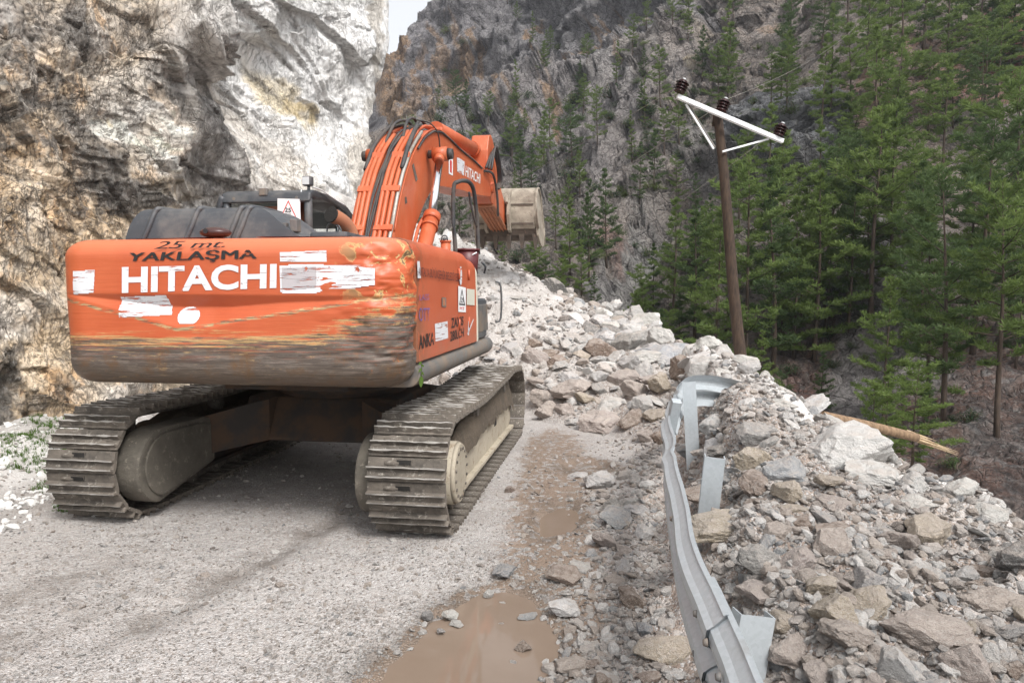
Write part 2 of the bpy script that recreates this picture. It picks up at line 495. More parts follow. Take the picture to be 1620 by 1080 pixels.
def bark(name, a, b, rx=22):
    t = NT(name); v = t.tc()
    n = t.noise(t.mapping(v, (rx, rx, 1.6)), 1.2, 8, .7)
    c = t.mix(t.map(n, .35, .65), a, b)
    return t.done(c, .9, 0, t.bump(n, .6, .02))
M['pole'] = bark("weathered pole wood", (.022, .013, .009), (.068, .042, .026))
M['fresh_wood'] = bark("fresh split wood", (.36, .25, .14), (.62, .48, .32), 30)
M['bark_tan'] = bark("tan stripped wood", (.12, .075, .045), (.30, .20, .12))
M['bark'] = bark("pine bark", (.035, .024, .018), (.10, .07, .05), 8)
M['twig'] = plain("dry twig", (.12, .08, .05), .9)

def foliage(name, a, b, c_):
    t = NT(name); v = t.tc()
    r = t.obj("Random")
    n = t.noise(v, .55, 3, .5); n2 = t.noise(v, 4.0, 3, .6)
    c = t.mix(t.map(n, .35, .65), a, b)
    c = t.mix(t.map(n2, .45, .7, 0, .6), c, c_)
    c = t.mix(t.map(r, 0, 1, 0, .45), c, t.mix(.5, c, (.035, .065, .035)))
    m = t.done(c, .6, 0, spec=.25)
    # thin needles let some light through
    tr = t.n.new("ShaderNodeBsdfTranslucent"); t.set(tr.inputs[0], c)
    mx = t.n.new("ShaderNodeMixShader"); mx.inputs[0].default_value = .48
    t.l.new(t.b.outputs[0], mx.inputs[1]); t.l.new(tr.outputs[0], mx.inputs[2]); t.l.new(mx.outputs[0], t.out.inputs[0])
    return m
M['pine'] = foliage("pine needles", (.130, .190, .052), (.185, .255, .068), (.24, .30, .10))
M['pine_dark'] = foliage("dark pine needles", (.075, .120, .045), (.110, .165, .056), (.15, .20, .08))
M['shrub'] = foliage("grey green shrub leaves", (.05, .085, .045), (.08, .13, .06), (.11, .16, .08))
M['grass'] = foliage("fresh grass", (.08, .16, .025), (.13, .22, .04), (.16, .25, .06))
M['litter'] = plain("dead needles", (.20, .065, .03), .9, var=.5)

def galv():
    t = NT("galvanised steel"); v = t.tc()
    n = t.voro(v, 55, out="Color"); g = t.noise(v, 2.6, 7, .65)
    c = t.mix(t.map(t.sep(n)[0], 0, 1), (.44, .475, .495), (.49, .525, .55))
    c = t.mix(t.map(g, .58, .74, 0, .55), c, (.30, .275, .25))
    sc = t.noise(t.mapping(v, (30, 1.5, 30)), 2, 6, .7)
    c = t.mix(t.map(sc, .66, .70, 0, .6), c, (.22, .14, .09))
    return t.done(c, t.map(g, .3, .7, .38, .6), .35, t.bump(g, .2, .01))
M['galv'] = galv()

def water():
    t = NT("muddy puddle water"); v = t.tc()
    c = t.mix(t.noise(v, 1.8, 5, .6), (.165, .120, .088), (.24, .185, .145))
    return t.done(c, .04, 0, t.bump(t.noise(v, 9, 3), .03, .01), ior=1.33)
M['water'] = water()

# ground: road gravel, debris soil, mud, pale dust and grassy verge told apart by a stored map
def ground_mat():
    t = NT("gravel road and rubble"); v = t.pos(); m = t.sep(t.attr("zone")); wet = t.attr("wet", "Fac")
    ch = t.voro(v, 88, out="Color"); chs = t.sep(ch); cd = t.voro(v, 88, out="Distance")
    ch2 = t.sep(t.voro(v, 24, out="Color")); cd2 = t.voro(v, 24)
    big = t.noise(v, .9, 5, .6); mid = t.noise(v, 5, 6, .65)
    chips = t.ramp(chs[0], [(0, (.22, .21, .205)), (.22, (.34, .33, .325)), (.48, (.45, .44, .435)), (.70, (.59, .585, .58)), (.9, (.30, .275, .255))])
    road = t.mix(t.map(mid, .35, .7, .2, .65), chips, (.42, .385, .36))
    road = t.mix(t.map(big, .42, .62, 0, .40), road, (.56, .54, .525))
    soil = t.mix(t.map(mid, .35, .65), (.215, .165, .135), (.37, .305, .26))
    soil = t.mix(t.map(chs[1], .6, .75, 0, .8), soil, chips)
    soil = t.mix(t.map(ch2[1], .7, .78, 0, .7), soil, (.46, .42, .39))
    dust = t.mix(t.map(mid, .3, .7), (.56, .535, .51), (.74, .725, .705))
    dust = t.mix(t.map(chs[2], .6, .8, 0, .5), dust, (.40, .35, .31))
    mud = t.mix(mid, (.215, .15, .105), (.32, .25, .20))
    mud = t.mix(t.map(ch2[0], .74, .80, 0, .8), mud, chips)
    c = t.mix(m[0], road, soil); c = t.mix(m[1], c, dust)
    mm = t.map(t.math('ADD', m[2], t.math('MULTIPLY', t.math('SUBTRACT', t.noise(v, 7, 7, .7), .5), .9)), .42, .58)
    mm = t.math('MULTIPLY', mm, t.map(m[2], .02, .1))
    c = t.mix(mm, c, mud)
    wt = t.math('MULTIPLY', wet, t.map(t.noise(v, 3.3, 7, .7), .35, .62))  # damp patches, and the shade painted under the excavator
    c = t.mix(wt, c, t.mix(.72, c, (.10, .078, .06)))
    h = t.math('ADD', t.math('MULTIPLY', cd, -.5), t.math('MULTIPLY', cd2, t.map(m[0], 0, 1, -.2, -.9)))
    rg = t.map(t.math('ADD', mm, wt), 0, 1, .85, .38)
    return t.done(c, rg, 0, t.bump(h, .9, .022))
M['ground'] = ground_mat()

def cliff_mat():
    t = NT("fractured limestone cliff"); v = t.pos(); base = t.attr("tint"); sh = t.attr("crack", "Fac")
    st = t.mapping(v, (1, 1, .5), rot=(0, R(38), R(10)))
    n = t.noise(st, 2.6, 9, .72); n2 = t.noise(v, 11, 8, .72)
    c = t.mix(t.map(n, .36, .68, .0, .5), base, t.mix(.45, base, (.30, .25, .19)))
    c = t.mix(t.map(n2, .52, .70, 0, .55), c, t.mix(.5, base, (.75, .73, .70)))
    cr = t.noise(st, 3.5, 7, .7, 1.2)
    cm = t.map(t.math('ABSOLUTE', t.math('SUBTRACT', cr, .5)), .018, .0, 0, .75)
    c = t.mix(t.math('MULTIPLY', cm, t.map(sh, 0, 1, .28, .9)), c, (.09, .07, .055))
    wv = t.n.new("ShaderNodeVectorMath"); wv.operation = 'MULTIPLY_ADD'; t.l.new(t.noise(st, 2.2, 4, .6, color=True), wv.inputs[0]); wv.inputs[1].default_value = (.35, .35, .35); t.l.new(st, wv.inputs[2])
    j1 = t.map(t.voro(wv.outputs[0], 3.2, 'DISTANCE_TO_EDGE'), .0, .045, 1, 0); j2 = t.map(t.voro(wv.outputs[0], 9.5, 'DISTANCE_TO_EDGE'), .0, .07, 1, 0)
    jm = t.math('MULTIPLY', t.math('MAXIMUM', j1, t.math('MULTIPLY', j2, .6)), t.map(t.noise(v, 1.4, 5, .6), .42, .60))
    c = t.mix(t.math('MULTIPLY', jm, t.map(sh, 0, 1, .45, .85)), c, (.075, .06, .048))
    cellc = t.sep(t.voro(wv.outputs[0], 9.5, out="Color"))[0]
    c = t.mix(t.map(cellc, 0, 1, 0, .28), c, t.mix(.5, c, (.78, .74, .68)))
    c = t.mix(t.map(cellc, .35, 0, 0, .28), c, t.mix(.5, c, (.12, .10, .085)))
    h = t.math('ADD', t.math('MULTIPLY', n, .8), t.math('MULTIPLY', n2, .35))
    h = t.math('SUBTRACT', h, t.math('ADD', t.math('MULTIPLY', cm, .4), t.math('MULTIPLY', jm, .6)))
    return t.done(c, t.map(sh, 0, 1, .7, .85), 0, t.bump(h, .8, .07))
M['cliff'] = cliff_mat()
def terrain_mat():
    t = NT("mountain rock and soil"); v = t.pos(); base = t.attr("tint")
    n = t.noise(v, .35, 9, .72); n2 = t.noise(v, 1.6, 9, .78); n3 = t.noise(v, 4.5, 8, .8)
    c = t.mix(t.map(n, .38, .62), t.mix(.5, base, (.055, .05, .052)), base)
    c = t.mix(t.map(n2, .52, .62, 0, .65), c, t.mix(.6, base, (.58, .56, .53)))
    c = t.mix(t.map(n2, .46, .37, 0, .65), c, (.05, .046, .044))
    c = t.mix(t.map(n3, .54, .60, 0, .5), c, (.50, .48, .455))
    c = t.mix(t.map(n3, .45, .39, 0, .5), c, (.05, .046, .042))
    cr = t.noise(v, .7, 8, .75, 1.4); cm = t.map(t.math('ABSOLUTE', t.math('SUBTRACT', cr, .5)), .02, .0, 0, .7)
    c = t.mix(cm, c, (.035, .03, .03))
    wv = t.n.new("ShaderNodeVectorMath"); wv.operation = 'MULTIPLY_ADD'; t.l.new(t.noise(v, .35, 4, .6, color=True), wv.inputs[0]); wv.inputs[1].default_value = (2.2, 2.2, 2.2); t.l.new(v, wv.inputs[2])
    j1 = t.map(t.voro(wv.outputs[0], .42, 'DISTANCE_TO_EDGE'), .0, .05, 1, 0); j2 = t.map(t.voro(wv.outputs[0], 1.3, 'DISTANCE_TO_EDGE'), .0, .07, .7, 0)
    jm = t.math('MAXIMUM', j1, j2)
    cc = t.sep(t.voro(wv.outputs[0], 1.3, out="Color"))
    c = t.mix(t.map(cc[0], .4, 1, 0, .4), c, t.mix(.55, base, (.52, .50, .47)))
    c = t.mix(t.math('MULTIPLY', jm, .6), c, (.045, .04, .04))
    return t.done(c, .9, 0, t.bump(t.math('SUBTRACT', t.math('ADD', t.math('ADD', n, n2), t.math('MULTIPLY', n3, .5)), t.math('MULTIPLY', jm, .5)), 1.0, 1.4))
M['terrain'] = terrain_mat()

# ------------------------------------------------------------------ ground shape
RAIL_XY = np.array([(-6, .60), (0, .62), (1.8, .68), (2.6, .73), (3.4, .84), (4.9, 1.13), (7.4, 1.78), (9, 2.1), (11, 2.3), (40, 2.3)])
def rail_x(y): return np.interp(y, RAIL_XY[:, 0], RAIL_XY[:, 1])
def P3(x, y, s, z=0.0): return np.stack([x * s, y * s, np.full_like(x, z)], -1)
def puddle_mask(x, y):
    n = fbm(P3(x, y, 2.2), 4, 5) * .38 + .25 * fbm(P3(x, y, 1.1), 2, 6)
    a = 1 - np.sqrt(((x + .22 - .16 * (y - 3.2)) / np.clip(.60 - .20 * (y - 2.9), .15, .7)) ** 2 + ((y - 2.8) / 1.5) ** 2)
    b = .62 - np.sqrt(((x - .32 - .22 * (y - 5.4)) / .27) ** 2 + ((y - 5.5) / .72) ** 2)
    c = 1 - np.sqrt(((x - .75) / .30) ** 2 + ((y - 7.2) / .45) ** 2)
    return np.maximum(np.maximum(a, b - .05), c - .15) + n * .9
def heap_parts(x, y):
    xr = rail_x(y)
    w = fbm(P3(x, y, 1.1), 3, 21)
    hs_ = np.interp(y, [0, 1.5, 3, 5, 7, 10, 16, 30], [.20, .26, .42, .62, .74, .95, 1.15, 1.15])
    t = x - xr + .12 * w
    sh = sstep(-.10, .55, t) * hs_
    scat = sstep(-.75, -.05, t) * .07 * sstep(1.0, 3.5, y)
    y0 = np.interp(x, [-8, -4, -3, -.5, .2, 1.2, 2.0, 3], [14, 13.5, 13, 11.2, 10.2, 8.8, 7.4, 6.5]) + .6 * w
    hx = 1.15 + np.clip(2.4 - x, 0, 20) * .50
    hx = hx - np.clip(-x - 1.0, 0, 20) * .1
    tt = np.clip((y - y0) / (16.8 - y0), 0, 1.0)
    heap = (tt ** .92) * hx
    heap = heap - np.clip(y - 17.5, 0, 60) * .62
    return sh, scat, heap, t, w
def H(x, y, fine=True):
    x = np.asarray(x, float); y = np.asarray(y, float)
    sh, scat, heap, t, w = heap_parts(x, y)
    h = np.maximum(sh, heap); h = np.where(y > 17.5, np.minimum(h, np.maximum(heap, heap + 0)), h) + scat
    deb = np.clip(np.maximum(np.maximum(sstep(-.6, .1, t), sstep(0.02, .3, heap)), 0), 0, 1)
    xc = 2.62 + .22 * fbm(P3(x, y, .7), 3, 33)
    out = np.clip(x - xc, 0, 60)
    h = h - out * .80 - .15 * sstep(0, 1.0, out)
    if fine:
        fv, fe = facets(P3(x, y, 1.7, .3), 5, 1.3)
        soft = sstep(.0, .22, fe) * sstep(1.2, .3, out)
        h = h + deb * (fv * .13 * soft + fbm(P3(x, y, 3.0), 4, 41) * .09)
        fv2, _ = facets(P3(x, y, 6.5, .7), 9, 1.2)
        h = h + deb * fv2 * .03 * sstep(0, .25, _) * sstep(1.0, .2, out)
        h = h + (1 - deb) * (fbm(P3(x, y, .8), 3, 51) * .022 + fbm(P3(x, y, 9), 3, 52) * .007)
    # verge at the foot of the cliff
    lv = sstep(-4.0, -5.2, x + .05 * y)
    h = h + lv * (.22 + .10 * fbm(P3(x, y, 2.5), 3, 61)) * sstep(18, 10, y)
    pm_ = puddle_mask(x, y)
    h = h - (.050 - .022 * fbm(P3(x, y, 6.5), 4, 88)) * sstep(-.15, .4, pm_) * (1 - sstep(-.35, .0, t))
    rut = np.exp(-((x - (-1.72 + (y - 4.6) * .34)) / .13) ** 2) * sstep(3.2, 3.9, y) * sstep(6.8, 5.6, y)
    return h - rut * .03
def ground_zone(x, y):
    sh, scat, heap, t, w = heap_parts(x, y)
    deb = np.clip(np.maximum(sstep(-.62, -.1, t + .25 * w), sstep(-.1, .15, heap)), 0, 1)
    xc = 2.2
    pale = sstep(.0, .5, x - xc + .35 * fbm(P3(x, y, 1.6), 4, 71)) * sstep(3.0, 4.5, y)
    pale = np.maximum(pale, sstep(11, 15, y) * sstep(1.5, -1.0, x) * .8)
    pale = np.maximum(pale, sstep(8.5, 12, y) * .5)
    lv = sstep(-3.5, -4.6, x + .05 * y)
    pale = np.maximum(pale, lv * .85)
    mud = np.exp(-((x - (.30 + .06 * (y - 5))) / .52) ** 2) * sstep(2.2, 4.0, y) * sstep(11, 8, y) * .75
    mud = np.maximum(mud, sstep(-.45, .15, puddle_mask(x, y)) * .95 * (1 - sstep(-.4, -.1, t)))
    rut = np.exp(-((x - (-1.72 + (y - 4.6) * .34)) / .17) ** 2) * sstep(3.2, 3.9, y) * sstep(6.8, 5.8, y)
    rut2 = np.exp(-((x - (-2.9 + (y - 4.0) * .34)) / .30) ** 2) * sstep(2.2, 3.0, y) * sstep(5.2, 4.2, y) * .75
    rut2 = np.maximum(rut2, .75 * sstep(.05, .35, fbm(P3(x - .34 * y, y * .25, 1.3), 4, 313)) * sstep(0, -.6, x))
    wet = np.clip(np.maximum(rut, rut2) + .9 * sstep(-.5, 0, puddle_mask(x, y)) + .45 * mud, 0, 1)
    under_shade = sstep(-3.6, -3.0, x) * sstep(-.2, -.6, x - .1 * (y - 6)) * sstep(5.2, 6.4, y) * sstep(12, 9, y)  # shade beneath the excavator, painted into the ground colour
    return np.stack([deb, pale, np.clip(mud, 0, 1)], -1), np.clip(wet + .55 * under_shade, 0, 1)  # second map: damp ground plus the painted shade under the machine

yy = np.concatenate([np.geomspace(1.2, 28, 520)])
uu = np.linspace(-1.15, 1.15, 640)
Y2, U2 = np.meshgrid(yy, uu, indexing='ij')
X2 = U2 * (Y2 + 1.2)
Z2 = H(X2, Y2)
gm = grid_mesh("ground", np.stack([X2, Y2, Z2], -1), True)
zc, zw = ground_zone(X2, Y2)
vcol(gm, "zone", zc)
_a = gm.attributes.new("wet", 'FLOAT', 'POINT'); _a.data.foreach_set("value", zw.reshape(-1).astype(np.float32))
gm.materials.append(M['ground'])
tag(link("road_and_rubble", gm), "grey gravel mountain road running into pale rubble", kind="structure")

# the road behind the camera and the wide valley floor
bx_, by_ = np.meshgrid(np.linspace(-9, 3.2, 60), np.linspace(-14, 1.6, 70), indexing='xy')
bz = H(bx_, np.clip(by_, 0, 9), False) - .012
bm_ = grid_mesh("ground", np.stack([bx_, by_, bz], -1), True)
zc, zw = ground_zone(bx_, by_); zw = zw * 0
vcol(bm_, "zone", zc); _a = bm_.attributes.new("wet", 'FLOAT', 'POINT'); _a.data.foreach_set("value", zw.reshape(-1).astype(np.float32))
bm_.materials.append(M['ground'])
tag(link("road", bm_), "gravel road going on behind", kind="structure")
vf = grid_mesh("valley_floor", np.array([[(-600, -600, -22), (900, -600, -22)], [(-600, 900, -22), (900, 900, -22)]], float))
vcol(vf, "tint", np.tile(np.array([.12, .085, .06]), (4, 1)))
vf.materials.append(M['terrain'])
tag(link("valley_floor", vf), kind="structure")

def water_sheet(x0, x1, y0, y1, z):
    n = 40
    xs, ys = np.meshgrid(np.linspace(x0, x1, n), np.linspace(y0, y1, n))
    return grid_mesh("puddle", np.stack([xs, ys, np.full_like(xs, z)], -1), True)
w1 = water_sheet(-1.25, .50, 1.3, 4.75, -.027); w1.materials.append(M['water'])
tag(link("puddle", w1), "large brown muddy puddle on the gravel beside the rubble", kind="structure")
w2 = water_sheet(-.15, .85, 4.6, 6.3, -.029); w2.materials.append(M['water'])
tag(link("puddle", w2), "small brown puddle beside the excavator track", kind="structure")

# ------------------------------------------------------------------ colour zones told by soft blobs: (px, py, rx, ry, angle, colour, strength)
def tint_map(PX, PY, base, blobs, warp=18, wscale=.02, seed=3):
    Q = np.stack([PX * wscale, PY * wscale, np.zeros_like(PX)], -1)
    wx = fbm(Q, 5, seed, .6) * warp * 2; wy = fbm(Q + 40, 5, seed + 9, .6) * warp * 2
    X = PX + wx; Y = PY + wy
    C = np.empty(PX.shape + (3,)); C[:] = base
    for px, py, rx, ry, ang, col, st in blobs:
        a = math.radians(ang); dx = X - px; dy = Y - py
        u_ = (dx * math.cos(a) + dy * math.sin(a)) / rx; v_ = (-dx * math.sin(a) + dy * math.cos(a)) / ry
        m = sstep(1.25, .75, np.sqrt(u_ ** 2 + v_ ** 2)) * st
        C = C * (1 - m[..., None]) + np.array(col) * m[..., None]
    return C
def rbf(ctrl):
    ctrl = np.array(ctrl, float); X = ctrl[:, :2] / 400.0; y = np.log(ctrl[:, 2])
    def phi(r): return r
    A = phi(np.linalg.norm(X[:, None] - X[None], axis=-1)); n = len(X)
    Pm = np.c_[np.ones(n), X]
    S = np.block([[A + np.eye(n) * 1e-3, Pm], [Pm.T, np.zeros((3, 3))]])
    sol = np.linalg.solve(S, np.r_[y, 0, 0, 0])
    def f(px, py):
        q = np.stack([np.asarray(px, float), np.asarray(py, float)], -1) / 400.0
        s = sol[n] + q @ sol[n + 1:]
        for k in range(n): s = s + sol[k] * phi(np.linalg.norm(q - X[k], axis=-1))
        return np.exp(s)
    return f

def surf_normal(P):
    a = np.gradient(P, axis=0); b = np.gradient(P, axis=1)
    n = np.cross(a, b); n /= np.linalg.norm(n, axis=-1, keepdims=True) + 1e-9
    v = _C - P; n *= np.where((n * v).sum(-1, keepdims=True) < 0, -1, 1)
    return n

# ------------------------------------------------------------------ near cliff
cliffD = rbf([(0, 715, 7.8), (0, 400, 8.3), (0, 0, 8.8), (0, -400, 9.6), (-400, 700, 5.8), (-400, 0, 6.4), (-400, -400, 7), (200, 650, 9.9), (200, 300, 10.3), (200, 0, 10.6),
              (200, -400, 12), (400, 620, 13.5), (430, 300, 14.3), (420, 100, 15.5), (340, 60, 11.6), (300, 330, 11.8), (500, 600, 17), (500, 200, 17.5), (500, -300, 19), (600, 50, 20),
              (600, -300, 21), (575, 330, 18.5), (560, 600, 20)])
EDGE = np.array([(-900, 640), (-200, 628), (0, 618), (44, 617), (74, 615), (100, 611), (122, 600), (148, 593), (178, 588), (207, 584), (230, 586), (255, 586), (281, 574), (315, 575), (344, 574), (400, 570), (470, 575), (760, 585)])
def cliff_pts(PX, PY):
    ed = np.interp(PY, EDGE[:, 0], EDGE[:, 1]) + 3.5 * vnoise(np.stack([PY * .09, PY * 0, PY * 0], -1), 3)
    ex_ = np.clip(PX - ed, 0, None)
    PXc = np.minimum(PX, ed + ex_ * .0)
    D = cliffD(PXc, PY)
    P0 = at_depth(PXc, PY, D)
    # strata and slabs dip steeply away down the road
    def sl(ang, ku, kv, k=0.0):
        a = R(ang); wa = min(26, .55 * kv); ws_ = 2.2 * kv; wx = wa * fbm(np.stack([PX / ws_, PY / ws_, PX * 0 + k], -1), 2, 91); wy = wa * fbm(np.stack([PX / ws_, PY / ws_, PX * 0 + k + 5], -1), 2, 92)
        X_, Y_ = PX + wx, PY + wy
        return np.stack([(X_ * math.cos(a) + Y_ * math.sin(a)) / ku, (-X_ * math.sin(a) + Y_ * math.cos(a)) / kv, PX * 0 + k], -1)
    sc = D / 12.0
    left = sstep(280, 160, PX) * sstep(430, 300, PY); lit = sstep(330, 420, PX)
    d = fbm(P0 * .5, 3, 101) * .55
    fv, fe = facets(sl(56, 170, 62), 103, 1.2)
    d = d + fv * .20 * sc
    fv2, fe2 = facets(sl(54, 62, 24, 2), 105, 1.3)
    d = d + fv2 * (.060 - .015 * lit) * sc
    fv3, fe3 = facets(sl(50, 24, 13, 3), 107, 1.4)
    d = d + fv3 * (.020 - .004 * lit) * sc
    fv4, fe4 = facets(sl(40, 10, 7, 4), 108, 1.4)
    d = d + fv4 * .008 * sc + fbm(P0 * 2.5, 4, 109) * .025 + ridged(np.stack([PX / 30, PY / 30, PX * 0], -1), 4, 111) * .010 * sc
    lam = ridged(sl(18, 90, 24, 6), 4, 113)
    d = d + lam * (.006 + .060 * left) * sc
    br_ = sstep(480, 560, PX) * sstep(0, 60, PY); d = d + .12 * br_ * fbm(np.stack([PX / 18, PY / 40, PX * 0], -1), 3, 115)
    e_ = np.sqrt(((PX - 340) / 50) ** 2 + ((PY - 20) / 100) ** 2 + .18 * fbm(np.stack([PX / 40, PY / 40, PX * 0], -1), 3, 116))if False else np.sqrt(np.maximum(0, ((PX - 338) / 52) ** 2 + ((PY - 20) / 104) ** 2 + .35 * fbm(np.stack([PX / 40, PY / 40, PX * 0], -1), 3, 116)))
    d = d + sstep(1.10, .80, e_) * .34 * (1 + .5 * fv2) + .12 * sstep(1.3, .9, np.sqrt(np.maximum(0, ((PX - 290) / 30) ** 2 + ((PY - 40) / 70) ** 2)))
    d = (d - .25) * (.12 + .88 * sstep(-2, 45, ed - PX))
    P = P0 + surf_normal(at_depth(PX, PY, cliffD(PX, PY))) * d[..., None]
    back = (ex_ * .16)
    P[..., 1] += back; P[..., 0] -= back * .55 - 0
    return P, fe2, fe, lam
px_ = np.concatenate([np.linspace(-900, -60, 70)[:-1], np.linspace(-60, 590, 400)[:-1], np.linspace(590, 660, 60), np.linspace(664, 740, 14)])
py_ = np.concatenate([np.linspace(-900, -40, 60)[:-1], np.linspace(-40, 740, 470)])
PY_, PX_ = np.meshgrid(py_, px_, indexing='ij')
CP, fe2, fe1, lam = cliff_pts(PX_, PY_)
WHT = (.80, .785, .76); CRM = (.64, .56, .45)
ct = tint_map(PX_, PY_, CRM, [
    (0, 400, 260, 700, 0, (.56, .47, .365), 1), (60, 330, 150, 90, 20, (.64, .52, .38), .8), (90, 540, 120, 160, 0, (.62, .54, .43), .8),
    (450, 120, 190, 330, 10, (.76, .75, .735), 1), (560, 200, 90, 300, 5, (.78, .775, .765), .9), (130, 20, 220, 55, 5, (.36, .345, .335), .85), (40, 30, 60, 60, 0, (.25, .24, .24), .7),
    (338, 30, 52, 96, 0, (.48, .46, .44), .85), (225, 180, 80, 52, 50, WHT, .95), (283, 235, 62, 34, 62, WHT, .95), (250, 130, 60, 24, 45, (.70, .64, .56), .8), (190, 130, 60, 40, 20, (.60, .55, .49), .8),
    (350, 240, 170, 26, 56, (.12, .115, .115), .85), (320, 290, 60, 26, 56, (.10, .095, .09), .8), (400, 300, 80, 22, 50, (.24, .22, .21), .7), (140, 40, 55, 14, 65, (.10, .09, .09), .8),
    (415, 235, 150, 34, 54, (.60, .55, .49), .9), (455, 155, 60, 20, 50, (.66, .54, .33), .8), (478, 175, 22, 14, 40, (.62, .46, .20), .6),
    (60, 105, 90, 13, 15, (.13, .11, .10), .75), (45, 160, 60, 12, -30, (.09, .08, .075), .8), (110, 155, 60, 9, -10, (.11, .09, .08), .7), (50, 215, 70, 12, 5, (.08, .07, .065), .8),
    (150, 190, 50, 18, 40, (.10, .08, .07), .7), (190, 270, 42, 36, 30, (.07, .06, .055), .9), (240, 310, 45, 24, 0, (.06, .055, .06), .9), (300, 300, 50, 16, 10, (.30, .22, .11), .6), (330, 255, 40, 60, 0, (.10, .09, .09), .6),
    (140, 330, 26, 90, 25, (.22, .18, .14), .5), (55, 625, 24, 90, 8, (.05, .045, .045), .9), (20, 580, 40, 26, 0, (.12, .10, .09), .6), (15, 690, 40, 20, 0, (.10, .085, .075), .6),
    (85, 290, 40, 60, 10, (.70, .66, .61), .6), (60, 490, 60, 40, 0, (.68, .65, .62), .7), (120, 460, 60, 60, 0, (.46, .37, .27), .5), (180, 620, 60, 26, 0, (.62, .60, .58), .8), (120, 640, 40, 30, 0, (.50, .38, .25), .6), (380, 625, 60, 14, 0, (.55, .44, .28), .8),
    (595, 60, 12, 120, 3, (.44, .40, .35), .8), (575, 290, 22, 90, 0, (.50, .44, .36), .7), (500, 60, 60, 90, 20, (.72, .715, .71), .7), (540, 130, 40, 60, 20, (.60, .59, .58), .6),
], 11, .03)
STAIN = [(350, 235, 175, 24, 57, .30), (330, 280, 70, 22, 57, .35), (400, 300, 85, 16, 52, .6), (300, 150, 60, 14, 60, .45), (140, 45, 60, 16, 62, .3), (150, 95, 40, 14, 50, .35),
         (70, 100, 90, 12, 18, .35), (45, 150, 60, 12, -30, .25), (110, 158, 60, 9, -12, .3), (50, 212, 70, 11, 6, .22), (30, 190, 26, 20, 60, .3), (150, 195, 55, 16, 42, .28), (120, 230, 40, 8, 60, .3), (190, 262, 44, 34, 32, .2), (240, 306, 48, 24, 0, .17), (275, 330, 60, 16, 0, .3),
         (160, 300, 14, 60, 20, .4), (55, 625, 22, 95, 8, .14), (20, 585, 45, 22, 0, .3), (12, 690, 50, 22, 0, .25), (95, 660, 16, 40, 10, .35), (380, 300, 30, 36, 0, .3), (20, 60, 50, 30, 0, .45), (250, 60, 60, 20, 50, .55), (600, 110, 5, 60, 5, .45), (572, 270, 5, 60, 10, .5)]
stn = tint_map(PX_, PY_, (1.0, 1.0, 1.0), [(a_, b_, c_, d_, e2, (f_, f_ * .97, f_ * .95), .92) for a_, b_, c_, d_, e2, f_ in STAIN], 13, .04, 31)
def _sl(ang, ku, kv, k):
    a = R(ang); X_ = PX_ + .5 * kv * fbm(np.stack([PX_ / (2.2 * kv), PY_ / (2.2 * kv), PX_ * 0 + k], -1), 3, 191); Y_ = PY_ + .5 * kv * fbm(np.stack([PX_ / (2.2 * kv), PY_ / (2.2 * kv), PX_ * 0 + k + 9], -1), 3, 192)
    return np.stack([(X_ * math.cos(a) + Y_ * math.sin(a)) / ku, (-X_ * math.sin(a) + Y_ * math.cos(a)) / kv, PX_ * 0 + k], -1)
st1 = fbm(_sl(56, 120, 9, 1), 5, 195, .6); st2 = fbm(_sl(50, 60, 26, 2), 4, 196, .6); st3 = ridged(_sl(22, 60, 17, 3), 4, 197)
midz = sstep(280, 340, PX_) * sstep(520, 430, PX_); lefz = sstep(330, 230, PX_)
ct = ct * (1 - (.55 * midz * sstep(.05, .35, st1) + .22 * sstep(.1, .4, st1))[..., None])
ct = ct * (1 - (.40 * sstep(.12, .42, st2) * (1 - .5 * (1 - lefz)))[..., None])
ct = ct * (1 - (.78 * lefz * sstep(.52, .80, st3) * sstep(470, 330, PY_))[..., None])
ct = ct + (np.array([.80, .78, .75]) - ct) * (.5 * sstep(.12, .4, fbm(_sl(62, 50, 18, 4), 4, 198, .6)) * (1 - .4 * lefz))[..., None]
org = .55 * sstep(.18, .42, fbm(_sl(70, 60, 22, 5), 4, 199, .6)) * lefz
ct = ct + (np.array([.58, .38, .20]) * (ct.mean(-1, keepdims=True) / .45) - ct) * org[..., None]
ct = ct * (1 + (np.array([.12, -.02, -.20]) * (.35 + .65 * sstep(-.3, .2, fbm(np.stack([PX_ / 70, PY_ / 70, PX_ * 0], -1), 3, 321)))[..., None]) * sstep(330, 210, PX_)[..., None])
crk = np.clip(sstep(.14, .02, fe2) * .55 + sstep(.10, .01, fe1) * .35, 0, 1)
leftm = sstep(330, 200, PX_)[..., None]
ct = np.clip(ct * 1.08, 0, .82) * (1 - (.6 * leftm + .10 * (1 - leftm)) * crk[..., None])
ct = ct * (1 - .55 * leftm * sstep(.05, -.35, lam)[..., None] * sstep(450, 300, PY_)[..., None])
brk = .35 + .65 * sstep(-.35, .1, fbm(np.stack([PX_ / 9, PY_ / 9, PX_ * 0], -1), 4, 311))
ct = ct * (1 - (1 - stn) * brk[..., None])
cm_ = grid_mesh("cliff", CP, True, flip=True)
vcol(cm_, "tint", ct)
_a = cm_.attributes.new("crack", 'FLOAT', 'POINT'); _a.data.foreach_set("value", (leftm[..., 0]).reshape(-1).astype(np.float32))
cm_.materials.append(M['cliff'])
tag(link("cliff", cm_), "sheer limestone cliff, tan and cracked near, freshly broken white beyond", kind="structure")

